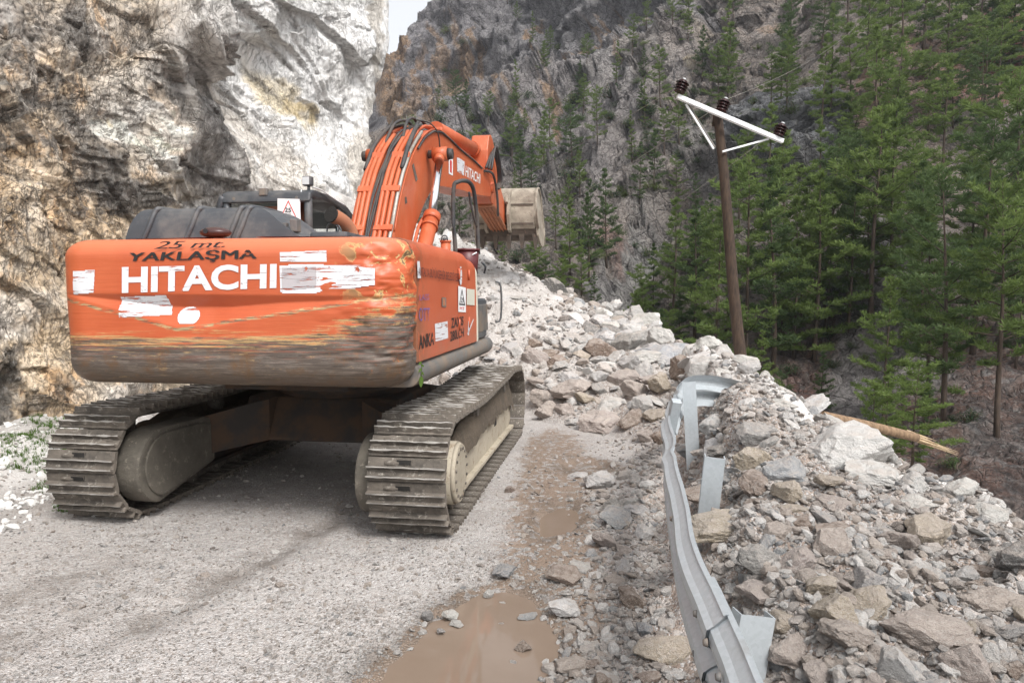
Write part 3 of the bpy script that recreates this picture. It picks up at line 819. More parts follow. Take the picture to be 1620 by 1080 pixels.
# ------------------------------------------------------------------ mountains across the valley
terrD = rbf([(1620, 900, 22), (1620, 700, 30), (1620, 400, 50), (1620, 200, 68), (1620, 0, 90), (1620, -250, 120), (1400, 900, 24), (1400, 650, 36), (1400, 450, 50), (1400, 300, 66), (1400, 0, 95),
             (1250, 650, 40), (1250, 450, 58), (1260, 330, 70), (1260, 170, 75), (1250, 100, 94), (1250, 0, 105), (1080, 560, 50), (1050, 450, 66), (1050, 330, 82), (1100, 200, 100), (1150, 80, 112),
             (1100, 0, 135), (980, 500, 60), (900, 400, 75), (900, 300, 95), (930, 200, 125), (900, 100, 170), (900, 0, 180), (900, -250, 205), (800, 450, 70), (800, 300, 105), (780, 230, 150),
             (760, 150, 185), (740, 0, 200), (620, 100, 190), (620, 230, 178), (640, 350, 110), (700, 450, 80), (700, -250, 220), (2300, 900, 22), (2300, 300, 45), (2300, -250, 85), (1100, 1000, 30), (800, 700, 50), (560, 500, 90), (500, 300, 130)])
SKYL = np.array([(480, 60), (606, 55), (611, 55), (617, 50), (632, 36), (645, 26), (658, 10), (672, -4), (700, -40), (760, -110), (900, -260), (2400, -500)])
def terr_pts(PX, PY, fine=True):
    # far cliff edge and skyline: beyond them the rock turns away from view
    top = np.interp(PX, SKYL[:, 0], SKYL[:, 1]) + 5 * vnoise(np.stack([PX * .12, PX * 0, PX * 0], -1), 4)
    le = np.interp(PY, [-300, 55, 210, 230, 260], [612, 611, 607, 600, 430]) + 2.5 * vnoise(np.stack([PY * .1, PY * 0, PY * 0], -1), 5)
    PXc = np.maximum(PX, le); exl = PXc - PX
    top = np.interp(PXc, SKYL[:, 0], SKYL[:, 1]) + 5 * vnoise(np.stack([PXc * .12, PXc * 0, PXc * 0], -1), 4)
    PYc = np.maximum(PY, top); ext = PYc - PY
    D = terrD(PXc, PYc)
    P0 = at_depth(PXc, PYc, D)
    amp = D / 80.0
    rocky = np.clip(sstep(1250, 1000, PX) + sstep(200, 60, PY) * .3, 0, 1) * sstep(620, 420, PY) + sstep(1.2, .7, np.sqrt(((PX - 1255) / 105) ** 2 + ((PY - 235) / 85) ** 2))
    rocky = np.clip(rocky + .2, 0, 1.2)
    farw = sstep(120, 165, D)
    Q = P0 * np.stack([1 + 0 * farw, 1 + 0 * farw, 1 - .35 * farw], -1)
    d = fbm(P0 * .045, 4, 201) * 7 * amp
    fv, fe = facets(Q * .13 + fbm(P0 * .12, 3, 203)[..., None] * .4, 205, 1.3)
    d = d + fv * 1.7 * amp ** .5 * rocky
    if fine:
        fv2, fe2_ = facets(Q * .42 + fbm(P0 * .4, 3, 207)[..., None] * .3, 209, 1.3)
        d = d + fv2 * .6 * rocky + ridged(Q * .55, 4, 211) * .35 * rocky + ridged(Q * 2.2, 3, 212) * .15 + fbm(P0 * .5, 4, 213) * .7
    else: fe2_ = fe
    # broken outcrop
    oc = sstep(1.15, .8, np.sqrt(((PX - 1255) / 95) ** 2 + ((PY - 235) / 75) ** 2 + .25 * np.abs(fbm(P0 * .3, 3, 215))))
    d = d + oc * 4
    gl = np.exp(-((PX - np.interp(PY, [250, 330, 400, 480, 560], [1120, 1050, 1010, 975, 960])) / 42) ** 2) * sstep(240, 300, PY)
    d = d - gl * 4
    nn = surf_normal(at_depth(PX, PY, terrD(PX, PY)))
    cut = (exl + ext < .5)[..., None]
    P = P0 + nn * d[..., None] * 1.0
    P[..., 1] += exl * .8 + ext * .6; P[..., 0] -= exl * .45; P[..., 2] -= ext * .25
    return P, fe2_, d
pxt = np.concatenate([np.linspace(420, 560, 16)[:-1], np.linspace(560, 1660, 520)[:-1], np.linspace(1660, 2500, 60)])
pyt = np.concatenate([np.linspace(-420, -30, 30)[:-1], np.linspace(-30, 900, 440)[:-1], np.linspace(900, 1150, 20)])
PYt, PXt = np.meshgrid(pyt, pxt, indexing='ij')
TP, tfe, td = terr_pts(PXt, PYt)
ROCKC = (.21, .20, .20); ORG = (.66, .40, .21); SCR = (.42, .40, .38); RED = (.135, .070, .050); SOIL = (.24, .195, .165)
tt_ = tint_map(PXt, PYt, SOIL, [
    (760, 60, 260, 200, 0, (.185, .175, .185), 1), (950, 60, 200, 130, 0, (.19, .18, .185), 1), (900, 200, 160, 90, 20, (.23, .205, .20), .9),
    (622, 110, 15, 95, 0, ORG, 1), (690, 190, 12, 30, 0, ORG, .8), (752, 60, 6, 34, 0, ORG, .8), (660, 120, 6, 50, 0, ORG, .7), (840, 60, 6, 30, 8, ORG, .8), (875, 180, 8, 26, 15, ORG, .8), (925, 60, 6, 22, 0, ORG, .7), (1010, 110, 9, 30, 10, ORG, .7), (800, 130, 8, 24, 0, ORG, .7), (634, 190, 16, 40, 0, (.44, .30, .19), .8), (648, 150, 10, 50, 6, ORG, .5), (700, 110, 18, 50, 12, (.56, .38, .23), .95), (728, 90, 9, 34, 0, ORG, .85), (735, 120, 6, 20, 0, ORG, .7),
    (680, 60, 6, 30, 0, ORG, .6), (712, 60, 8, 26, 0, ORG, .6), (770, 105, 7, 22, 0, ORG, .7), (800, 195, 10, 20, 20, ORG, .8), (830, 185, 6, 14, 0, ORG, .5), (860, 130, 8, 24, 10, (.38, .30, .22), .6), (895, 90, 5, 25, 10, ORG, .5), (945, 20, 4, 22, 10, ORG, .6),
    (1133, 90, 9, 50, 12, (.62, .50, .34), .95), (1010, 45, 8, 26, 25, (.44, .34, .24), .7), (1060, 120, 40, 60, 20, (.30, .26, .23), .8), (1180, 60, 100, 30, -20, (.30, .25, .22), .7), (980, 140, 30, 50, 0, (.26, .235, .22), .6), (1225, 35, 20, 8, 0, (.50, .34, .22), .6),
    (1255, 235, 100, 75, 10, (.16, .165, .175), 1), (1230, 210, 22, 26, 0, (.24, .24, .24), .6), (1310, 250, 20, 50, 0, (.10, .105, .11), .6), (1120, 250, 50, 30, 0, (.20, .19, .185), .7),
    (1010, 410, 34, 110, 22, (.46, .44, .415), .95), (1060, 340, 60, 22, -35, (.52, .50, .48), .9), (960, 480, 30, 50, 10, (.36, .34, .33), .8), (985, 380, 20, 40, 25, (.30, .17, .13), .8), (900, 330, 60, 60, 0, (.21, .185, .17), .8), (1000, 290, 60, 40, 0, (.30, .26, .235), .7), (1000, 500, 60, 30, 0, (.20, .18, .17), .6),
    (1480, 620, 330, 170, 0, RED, .9), (1600, 820, 200, 130, 0, (.125, .068, .050), .95), (1330, 620, 90, 60, -25, (.20, .185, .18), .9), (1380, 480, 60, 120, 20, (.19, .175, .17), .85), (1240, 590, 50, 24, -20, (.16, .07, .05), .8),
    (1560, 320, 90, 60, 10, (.33, .26, .215), .8), (1480, 130, 160, 80, -20, (.22, .115, .075), .8), (1600, 60, 40, 50, 0, (.28, .09, .06), .9), (1460, 270, 60, 50, 0, (.27, .20, .165), .7), (1550, 160, 60, 30, 0, (.24, .10, .065), .8),
    (1420, 560, 40, 30, 0, (.30, .27, .26), .7), (1450, 560, 60, 40, 30, (.28, .25, .235), .6), (1560, 700, 60, 40, 20, (.17, .13, .115), .7)], 22, .02, 23)
tt_ = tt_ * (2.15 + .35 * sstep(110, 150, TP[..., 1]))[..., None]; tt_ = tt_ * np.minimum(1, .62 / tt_.max(-1, keepdims=True)) * (1 - .4 * sstep(.12, .02, tfe)[..., None])
# small loose stones of the scree slopes
q = vnoise(TP * 2.4, 77); scr_ = sstep(.45, .6, q) * sstep(440, 520, PYt) * sstep(1100, 1180, PXt)
tt_ = tt_ * (1 - .75 * scr_[..., None]) + np.array([.30, .28, .27]) * .75 * scr_[..., None]
tm = grid_mesh("mountainside", TP, True, flip=True)
vcol(tm, "tint", tt_)
tm.materials.append(M['terrain'])
tag(link("mountainside", tm), "steep rocky mountainside across the valley", kind="structure")
from mathutils.bvhtree import BVHTree
_tv = [tuple(p) for p in TP[::2, ::2].reshape(-1, 3)]; _nr, _nc = TP[::2, ::2].shape[:2]
_ti = np.arange(_nr * _nc).reshape(_nr, _nc)
TBVH = BVHTree.FromPolygons(_tv, np.stack([_ti[:-1, :-1], _ti[:-1, 1:], _ti[1:, 1:], _ti[1:, :-1]], -1).reshape(-1, 4).tolist())
def terrain_at(px, py):
    d = rays(px, py); h = TBVH.ray_cast(Vector(_C), Vector(d).normalized(), 900)
    return h[0]

# ================================================================== EXCAVATOR
TH = R(8.5)
EXO = np.array([-1.70, 7.19, 0.0])
EXX = np.array([math.cos(TH), -math.sin(TH), 0]); EXY = np.array([math.sin(TH), math.cos(TH), 0])
EX = empty("excavator", tuple(EXO), -TH, "big orange crawler excavator with scraped counterweight parked on the gravel road", "excavator")
def loc(P):
    v = np.asarray(P) - EXO; return np.array([v @ EXX, v @ EXY, P[2]])
def onX(px, py, X):
    d = rays(px, py); t = (X - (_C - EXO) @ EXX) / (d @ EXX); return loc(_C + t * d)
def onY(px, py, Y):
    d = rays(px, py); t = (Y - (_C - EXO) @ EXY) / (d @ EXY); return loc(_C + t * d)
def onZ(px, py, z): return loc(at_z(px, py, z))

# ---- undercarriage
TW = .57
YR, YF, RR, ZC = -1.70, 1.76, .40, .435
def track_path():
    pts = []
    for k in range(25):                       # rear drum, bottom to top
        a = -math.pi / 2 - math.pi * k / 24; pts.append((YR + RR * math.cos(a), ZC + RR * math.sin(a)))
    for k in range(1, 24):                    # top run sags between the carrier rollers
        t = k / 24; y = YR + (YF - YR) * t
        pts.append((y, ZC + RR - .035 * math.sin(math.pi * min(1, t * 1.45)) ** 2 + .03 * math.exp(-((t - .86) / .1) ** 2)))
    for k in range(25):
        a = math.pi / 2 - math.pi * k / 24; pts.append((YF + RR * math.cos(a), ZC + RR * math.sin(a)))
    for k in range(1, 24):
        t = k / 24; pts.append((YF + (YR - YF) * t, ZC - RR))
    return np.array(pts + [pts[0]])
TPATH = track_path()
_seg = np.linalg.norm(np.diff(TPATH, axis=0), axis=1); _cum = np.r_[0, np.cumsum(_seg)]
NSH = int(round(_cum[-1] / .172)); PITCHS = _cum[-1] / NSH
def path_at(s):
    s = s % _cum[-1]; return np.array([np.interp(s, _cum, TPATH[:, 0]), np.interp(s, _cum, TPATH[:, 1])])
def shoe_mesh(var):
    p = PITCHS * .5
    prof = [(-p * .98, .0), (-p * .98, .012), (-p * .80, .014), (-p * .74, .052), (-p * .62, .054), (-p * .55, .016), (-p * .05, .013), (.00, .015), (p * .06, .051), (p * .18, .053), (p * .26, .015), (p * .9, .010), (p * .98, -.004), (p * .98, -.014), (-p * .5, -.014)]
    m = MB(); bm = m.bm; rr = random.Random(var)
    xs = np.linspace(-TW / 2, TW / 2, 13)
    rings = []
    for i, x in enumerate(xs):
        ring = []
        for j, (a, b) in enumerate(prof):
            jit = rr.uniform(-.0045, .0045) if 1 < j < 12 else 0
            ring.append(bm.verts.new((x, a + jit * .6, b + jit)))
        rings.append(ring)
    n = len(prof)
    for A, B in zip(rings, rings[1:]):
        for j in range(n):
            f = bm.faces.new((A[j], A[(j + 1) % n], B[(j + 1) % n], B[j]))
            f.material_index = 1 if j in (3, 8) else 0
    bm.faces.new(rings[0][::-1]); bm.faces.new(rings[-1])
    bmesh.ops.recalc_face_normals(bm, faces=bm.faces[:])
    if var % 3 == 0: m.box(-.075, .035, p * .32, p * .80, .006, .0185, mi=2, bev=.003)
    if var % 3 == 1: m.box(-.045, .055, -p * .46, -p * .10, .006, .0185, mi=2, bev=.003)
    # chain link lugs on the inner side
    m.box(-.085, -.05, -p * 1.05, p * .9, -.075, -.012); m.box(.05, .085, -p * 1.05, p * .9, -.075, -.012)
    # caked mud lumps
    for k in range(3):
        x = rr.uniform(-.26, .26); y = rr.choice([-.02, .065]) ; m.sphere((x, y * .5 + .01, .012), .03, 6, (rr.uniform(1, 2.4), .7, .35))
    me = m.mesh("track_shoe")
    for k in ('shoe', 'shoe_edge', 'hole'): me.materials.append(M[k])
    return me
SHOES = [shoe_mesh(k) for k in range(6)]
for side in (-1, 1):
    cx = 1.28 if side > 0 else -1.265
    trk = MB()
    # undulating drive belt core under the shoes (links)
    trk.box(cx - .09, cx + .09, YR, YF, ZC - RR + .07, ZC - RR + .10)
    T = trk.build("crawler_track", M['hole'], EX)
    for k in range(NSH):
        s = k * PITCHS + (.05 if side > 0 else .02)
        c = path_at(s); a = path_at(s - .04); b = path_at(s + .04); t = b - a; t /= np.linalg.norm(t)
        ang = math.atan2(t[1], t[0])                      # direction of travel in (y, z)
        o = link("track_shoe", SHOES[(k * 5 + (k // 4)) % 6], None, T)
        # local +Y along t, local +Z outward (left of travel in the y,z plane is inward, so flip)
        ez = Vector((0, -t[1], t[0])); eyv = Vector((0, t[0], t[1]))
        if (Vector((0, c[0] - (YR + YF) / 2, c[1] - ZC)).dot(ez)) < 0 and abs(t[0]) < .9 or (abs(t[0]) >= .9 and (ez.z > 0) != (c[1] > ZC)): ez = -ez; eyv = -eyv
        exv = eyv.cross(ez)
        Mx = Matrix((exv, eyv, ez)).transposed().to_4x4(); Mx.translation = (cx, c[0], c[1])
        o.matrix_local = Mx
    # side frame, sloping top, mud heaped on it
    fr = MB(); xo = .17
    poly = [(-1.48, .20), (-1.42, .50), (-1.12, .60), (1.35, .64), (1.62, .52), (1.68, .24), (1.5, .15), (-1.3, .15)]
    fr.prism(poly, cx - xo, cx + xo, .02)
    fr.box(cx - xo - .05, cx + xo + .05, -1.4, 1.6, .15, .185, .006)
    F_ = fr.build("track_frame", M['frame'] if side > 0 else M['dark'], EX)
    if side > 0:
        h = MB(); h.box(cx + xo, cx + xo + .004, .52, .64, .36, .52); h.build("frame_slot", M['hole'], F_)
    for y in np.linspace(-1.35, 1.5, 8):
        r_ = MB(); r_.cyl((cx - .16, y, .125), (cx + .16, y, .125), .078, n=16); r_.cyl((cx - .19, y, .125), (cx + .19, y, .125), .04, n=12); r_.build("track_roller", M['shoe'], F_)
    for y in (-.5, 1.05):
        r_ = MB(); r_.cyl((cx - .12, y, .715), (cx + .20, y, .715), .062, n=16); r_.box(cx - .03, cx + .03, y - .04, y + .04, .60, .70); r_.build("carrier_roller", M['shoe'], F_)
    # mud heap: lumpy strip
    nx, ny = 14, 90
    gx, gy = np.meshgrid(np.linspace(-1, 1, nx), np.linspace(-1.45, 1.72, ny))
    base = np.interp(gy, [-1.45, -1.25, 1.45, 1.72], [.50, .60, .64, .5])
    hm = base - .03 + np.sqrt(np.clip(1 - gx ** 2, 0, 1)) * (.13 + .09 * fbm(P3(gx, gy + side * 9, 2.6), 4, 301)) * np.interp(gy, [-1.45, -1.0, .9, 1.72], [.5, 1, 1, 1.15]) + .03 * fbm(P3(gx, gy, 9), 3, 302)
    ov = np.where(np.abs(gx) > .86, -(.10 + .12 * np.abs(fbm(P3(gx * 0, gy, 3.1), 3, 303 + side))), 0)
    mm_ = grid_mesh("mud", np.stack([cx + gx * .215, gy, hm + ov], -1), True)
    mm_.materials.append(M['mud']); link("mud_heap", mm_, None, F_)
    # idler at the front, final drive at the rear
    w = MB(); w.cyl((cx - .10, YF, ZC), (cx + .10, YF, ZC), .32, n=32); w.cyl((cx - .16, YF, ZC), (cx + .16, YF, ZC), .10, n=16); w.build("front_idler", M['shoe'], EX)
    sp = MB(); sp.cyl((cx - .04, YR, ZC), (cx + .04, YR, ZC), .30, n=24)
    for k in range(12):
        a = k * math.pi / 6; sp.box(cx - .035, cx + .035, YR + .31 * math.cos(a) - .03, YR + .31 * math.cos(a) + .03, ZC + .31 * math.sin(a) - .03, ZC + .31 * math.sin(a) + .03)
    sp.build("drive_sprocket", M['shoe'], EX)
    fd = MB()
    fd.cyl((cx + side * .05, YR, ZC), (cx + side * .275, YR, ZC), .245, .235, n=40); fd.cyl((cx + side * .275, YR, ZC), (cx + side * .305, YR, ZC), .235, .215, n=40)
    D_ = fd.build("final_drive", M['frame'], EX)
    for k in range(16):
        a = k * math.pi / 8 + .1; b = MB(); b.cyl((cx + side * .30, YR + .185 * math.cos(a), ZC + .185 * math.sin(a)), (cx + side * .315, YR + .185 * math.cos(a), ZC + .185 * math.sin(a)), .012, n=6); b.build("bolt", M['shoe'], D_)
    # motor cover on the inner side: a long rounded shell
    mc = MB()
    prof = [(YR + .32 * math.cos(a), ZC - .02 + .30 * math.sin(a)) for a in np.linspace(math.pi * .5, math.pi * 1.42, 16)]
    prof = prof + [(-.98, .28), (-.98, .66), (-1.15, .70)]
    mc.prism(prof[::-1], cx - side * .20, cx - side * .42, .035)
    mc.prism([(y * .86 - .22, ZC + (z - ZC) * .84) for y, z in prof][::-1], cx - side * .42, cx - side * .437, .008)
    mc.build("motor_cover", M['cover'], EX)

cb = MB()      # X-shaped car body and slewing ring
cb.prism([(-.75, .42), (-.55, .80), (.55, .80), (.75, .42), (.4, .36), (-.4, .36)], -.75, .75, .03)
for sx in (-1, 1):
    for (ya, yb) in ((-.45, -1.0), (.45, 1.0)):
        v = [(sx * .45, ya - .28, .42), (sx * .45, ya + .28, .42), (sx * 1.16, yb + .30, .30), (sx * 1.16, yb - .30, .30), (sx * .45, ya - .28, .80), (sx * .45, ya + .28, .80), (sx * 1.16, yb + .30, .62), (sx * 1.16, yb - .30, .62)]
        vv = [cb.bm.verts.new(q) for q in v]
        fs = [cb.bm.faces.new([vv[i] for i in f]) for f in ((0, 1, 2, 3), (4, 5, 6, 7), (0, 1, 5, 4), (1, 2, 6, 5), (2, 3, 7, 6), (3, 0, 4, 7))]
        bmesh.ops.recalc_face_normals(cb.bm, faces=fs)
cb.build("car_body", M['dark'], EX)
sr = MB(); sr.cyl((0, 0, .80), (0, 0, .98), .62, n=48); sr.cyl((0, 0, .84), (0, 0, .90), .66, n=48); sr.build("slewing_ring", M['dark'], EX)

# ---- counterweight
CX0, CX1 = -1.235, 1.335
CYR, CZ0, CZ1 = -2.36, 1.135, 2.165
RC = .26
def scoop(x, z):
    """relief of the rear face: flat lettering band, a shallow lens-shaped hollow under it, then the lower bulge"""
    u_ = (x - CX0) / (CX1 - CX0)
    zt = 1.785 - .02 * u_                                      # upper crease
    zl = np.interp(u_, [0, .08, .38, .48, .66, .95, 1], [1.78, 1.75, 1.55, 1.545, 1.645, 1.73, 1.76])   # lower crease
    zm = zt - np.minimum(.085, (zt - zl) * .42)
    dep = np.clip((zt - zl) / .23, 0, 1) * .060
    a = np.clip((zt - z) / np.maximum(zt - zm, 1e-3), 0, 1); b = np.clip((z - zl) / np.maximum(zm - zl, 1e-3), 0, 1)
    d = np.where(z > zt, 0, np.where(z > zm, a, b)) * dep
    d = np.where((z <= zt) & (z >= zl), d, 0)
    low = np.clip((zl - z) / .5, 0, 1) * .035
    return d - np.where(z < zl, -low * .4, 0)
def cw_shell():
    rc, rb, rt = RC, .17, .13
    per = []
    yF = -1.50
    for t in np.linspace(0, 1, 26)[:-1]: per.append((CX0, yF + (CYR + rc - yF) * t, -1, 0, 0))
    for a in np.linspace(0, math.pi / 2, 26)[:-1]: per.append((CX0 + rc - rc * math.cos(a), CYR + rc - rc * math.sin(a), -math.cos(a), -math.sin(a), a / (math.pi / 2)))
    for t in np.linspace(0, 1, 230)[:-1]: per.append((CX0 + rc + (CX1 - CX0 - 2 * rc) * t, CYR, 0, -1, 1))
    for a in np.linspace(0, math.pi / 2, 26)[:-1]: per.append((CX1 - rc + rc * math.sin(a), CYR + rc - rc * math.cos(a), math.sin(a), -math.cos(a), 1 - a / (math.pi / 2)))
    for t in np.linspace(0, 1, 30): per.append((CX1, CYR + rc + (-2.0 - CYR - rc) * t, 1, 0, 0))
    per = np.array(per)
    prof = []                                                  # (inset, z)
    prof.append((.9, CZ0))
    for a in np.linspace(-math.pi / 2, 0, 14): prof.append((rb - rb * math.cos(a), CZ0 + rb + rb * math.sin(a)))
    for z in np.linspace(CZ0 + rb, CZ1 - rt, 90)[1:-1]: prof.append((0, z))
    for a in np.linspace(0, math.pi / 2, 14): prof.append((rt * 1.25 * (1 - math.cos(a)), CZ1 - rt + rt * math.sin(a)))
    prof.append((.5, CZ1 + .012)); prof.append((1.2, CZ1 + .018))
    prof = np.array(prof)
    ins, zz = prof[:, 0][:, None], prof[:, 1][:, None]
    X = per[None, :, 0] - per[None, :, 2] * ins; Y = per[None, :, 1] - per[None, :, 3] * ins; Z = zz + 0 * X
    mid = (CX0 + CX1) / 2
    X = np.where(ins > .3, mid + (per[None, :, 0] - mid) * (1 - ins / 1.35), X)
    w = per[None, :, 4]
    d = scoop(X, Z) * w
    # gouges on the right rear corner and a few dents
    g = sstep(.85, 1.2, X) * sstep(-.2, .35, fbm(np.stack([X * 4, Y * 4, Z * 9], -1), 5, 401)) * .022
    g = g + sstep(.5, 1.1, X) * .012 * fbm(np.stack([X * 6, Y * 6, Z * 22], -1), 3, 403) + .004 * fbm(np.stack([X * 2, Y * 2, Z * 30], -1), 3, 404) * sstep(1.6, 1.45, Z)
    dent = .02 * np.exp(-(((X - 1.2) / .12) ** 2 + ((Z - 2.02) / .07) ** 2)) + .012 * fbm(np.stack([X, Y, Z], -1) * 2.1, 2, 405)
    dd = d + (g + dent) * (ins < .3)
    X = X - per[None, :, 2] * dd; Y = Y - per[None, :, 3] * dd
    return np.stack([X, Y, Z], -1)
cw = grid_mesh("counterweight", cw_shell(), True); cw.materials.append(M['cw'])
CW = link("counterweight", cw, None, EX)
def surf_y(x, z, off=.004):
    rr_ = np.clip(np.maximum(CX0 + RC - x, x - CX1 + RC), 0, RC * .995)
    return CYR + RC - np.sqrt(RC ** 2 - rr_ ** 2) + scoop(x, z) + .012 * fbm(np.stack([x, x * 0 + CYR, z], -1) * 2.1, 2, 405) - off
def cwxz(px, py):
    p = onY(px, py, CYR); return p[0], p[2]

TXT = {}
def text_mesh(body, offset=.0, shear=0.0):
    cu = bpy.data.curves.new("lettering", 'FONT'); cu.body = body; cu.offset = offset; cu.shear = shear; cu.resolution_u = 4
    o = bpy.data.objects.new("tmp_text", cu); COL.objects.link(o)
    bpy.context.view_layer.update()
    me = bpy.data.meshes.new_from_object(o.evaluated_get(bpy.context.evaluated_depsgraph_get()))
    bpy.data.objects.remove(o); bpy.data.curves.remove(cu)
    co = np.array([v.co[:2] for v in me.vertices]); mn, mx = co.min(0), co.max(0)
    uv = (co - mn) / (mx - mn)
    fc = [tuple(p.vertices) for p in me.polygons]; bpy.data.meshes.remove(me)
    return uv, fc
def quad_map(uv, tl, tr, br, bl):
    u_, v_ = uv[:, :1], uv[:, 1:]
    tl, tr, br, bl = map(lambda q: np.array(q, float), (tl, tr, br, bl))
    return bl * (1 - u_) * (1 - v_) + br * u_ * (1 - v_) + tr * u_ * v_ + tl * (1 - u_) * v_
def cw_text(body, quad, mat, offset=0.02, shear=0, name="lettering", off=.0045):
    uv, fc = text_mesh(body, offset, shear)
    # cut long straight strokes finer so that they follow the face
    Q = quad_map(uv, *quad)
    V = []
    for px, py in Q:
        x, z = cwxz(px, py); V.append((x, float(surf_y(np.array(x), np.array(z), off)), z))
    return link(name, mesh(name, V, fc), M[mat], CW)
def cw_patch(poly, mat, name="sticker", off=.003, n=26):
    """poly in photo px; filled by a fine grid that follows the relief"""
    P = np.array([cwxz(*q) for q in poly]); mn, mx = P.min(0), P.max(0)
    xs = np.linspace(mn[0], mx[0], n * 2); zs = np.linspace(mn[1], mx[1], n)
    def inside(x, z):
        c = False; j = len(P) - 1
        for i in range(len(P)):
            if (P[i, 1] > z) != (P[j, 1] > z) and x < (P[j, 0] - P[i, 0]) * (z - P[i, 1]) / (P[j, 1] - P[i, 1]) + P[i, 0]: c = not c
            j = i
        return c
    V, idx, Fc = [], {}, []
    def vi(i, j):
        if (i, j) not in idx:
            idx[(i, j)] = len(V); V.append((xs[i], float(surf_y(xs[i], zs[j], off)), zs[j]))
        return idx[(i, j)]
    for i in range(len(xs) - 1):
        for j in range(len(zs) - 1):
            if inside((xs[i] + xs[i + 1]) / 2, (zs[j] + zs[j + 1]) / 2): Fc.append((vi(i, j), vi(i + 1, j), vi(i + 1, j + 1), vi(i, j + 1)))
    return link(name, mesh(name, V, Fc), M[mat], CW)
cw_text("HITACHI", ((193, 422), (438, 417), (437, 456), (193, 464)), 'white_text', .035)
for dx_ in (0, 1.1): cw_text("25 mt.", ((248 + dx_, 382), (359 + dx_, 380), (355 + dx_, 391), (243 + dx_, 394)), 'black_worn', .0, .25, off=.0045 + dx_ * .0006)
for dx_ in (0, 1.3, 2.6): cw_text("YAKLA\u015eMA", ((205 + dx_, 399), (401 + dx_, 394), (405 + dx_, 413), (202 + dx_, 417)), 'black_worn', .0, .1, off=.0045 + dx_ * .0006)
cw_patch([(443, 399), (516, 396), (516, 414), (443, 414)], 'white_worn')
cw_patch([(443, 420), (470, 418), (590, 420), (592, 450), (560, 456), (520, 456), (498, 464), (443, 463)], 'white_worn')
cw_patch([(446, 424), (500, 422), (500, 456), (446, 457)], 'grey_worn', off=.0055)
cw_patch([(113, 429), (150, 427), (148, 463), (114, 466)], 'white_worn')
cw_patch([(188, 470), (262, 467), (268, 498), (188, 502)], 'white_worn')
cc = [(295 + 17 * math.cos(a), 500 + (15 if math.sin(a) < 0 else 16) * math.sin(a)) for a in np.linspace(0, 2 * math.pi, 20)[:-1]]
cc = [(x, min(y, 512)) for x, y in cc]
cw_patch(cc, 'white_worn', off=.004)

# ---- upper structure: deck, side housings, skirt
XR = 1.335
def housing(x_out, y0, y1, z0, z1, x_in, name, mat, seams=()):
    s = 1 if x_out > x_in else -1
    r = .13
    prof = [(x_out, z0)] + [(x_out - s * .006 * k, z0 + (z1 - r - z0) * t) for k, t in ((0, .3), (1, .7), (2, 1))]
    prof += [(x_out - s * (.012 + r * (1 - math.cos(a))), z1 - r + r * math.sin(a)) for a in np.linspace(0.2, math.pi / 2, 8)]
    prof += [(x_in, z1 + .01), (x_in, z0)]
    m = MB(); m.prism(prof, y0, y1, .008, axis='y')
    return m.build(name, mat, EX)
housing(XR, -1.985, -.62, 1.29, 2.175, .50, "side_door", M['side'])
housing(XR, -.612, -.20, 1.29, 2.17, .50, "side_door", M['side'])
hs2 = housing(XR, -.192, .17, 1.29, 2.12, .50, "side_housing", M['side'])
hc = housing(XR + .001, .172, .245, 1.29, 2.09, .50, "side_stripe", M['cream'])
gb = MB(); gb.box(.60, XR - .02, .25, .86, 1.29, 1.72, .05, seg=3)
G_ = gb.build("air_box", M['black_paint'], EX)
for k in range(7):
    v = MB(); y = .34 + k * .075; v.box(XR - .024, XR - .008, y, y + .03, 1.37, 1.66, .005, rot=Euler((.18, 0, 0))); v.build("vent_slat", M['deck_grey'], G_)
housing(-1.18, -1.5, .2, 1.29, 2.15, -.30, "side_housing", M['side'])
lb = MB(); lb.box(-1.2, -.2, .2, .5, 1.2, 1.9, .03); lb.build("cab_base", M['deck_grey'], EX)
dk = MB(); dk.box(-1.14, 1.28, -1.9, 1.2, 1.10, 1.20, .02); dk.box(-.55, .55, -1.3, 1.3, .97, 1.10, .02)
dk.build("deck", M['dark'], EX)
# skirt: thick rounded beam along the deck edge
for sx, x0 in ((1, XR), (-1, -1.19)):
    m = MB(); prof = []
    for a in np.linspace(-math.pi * .5, math.pi * .5, 12): prof.append((x0 - .085 + sx * .10 * math.cos(a) if sx > 0 else x0 + .085 - .10 * math.cos(a), 1.20 + .092 * math.sin(a)))
    prof += [(x0 - sx * .25, 1.292), (x0 - sx * .25, 1.108)]
    m.prism(prof, -1.97 if sx > 0 else -1.5, 1.02, .025, axis='y'); m.build("skirt_beam", M['deck_grey'], EX)
tp = MB(); tp.box(-1.05, 1.22, -1.9, -.1, 2.05, 2.165, .02); tp.build("top_plate", M['orange'], EX)
tp = MB(); tp.box(.45, 1.24, .0, .26, 1.3, 2.06, .03); tp.build("fuel_tank", M['orange'], EX)

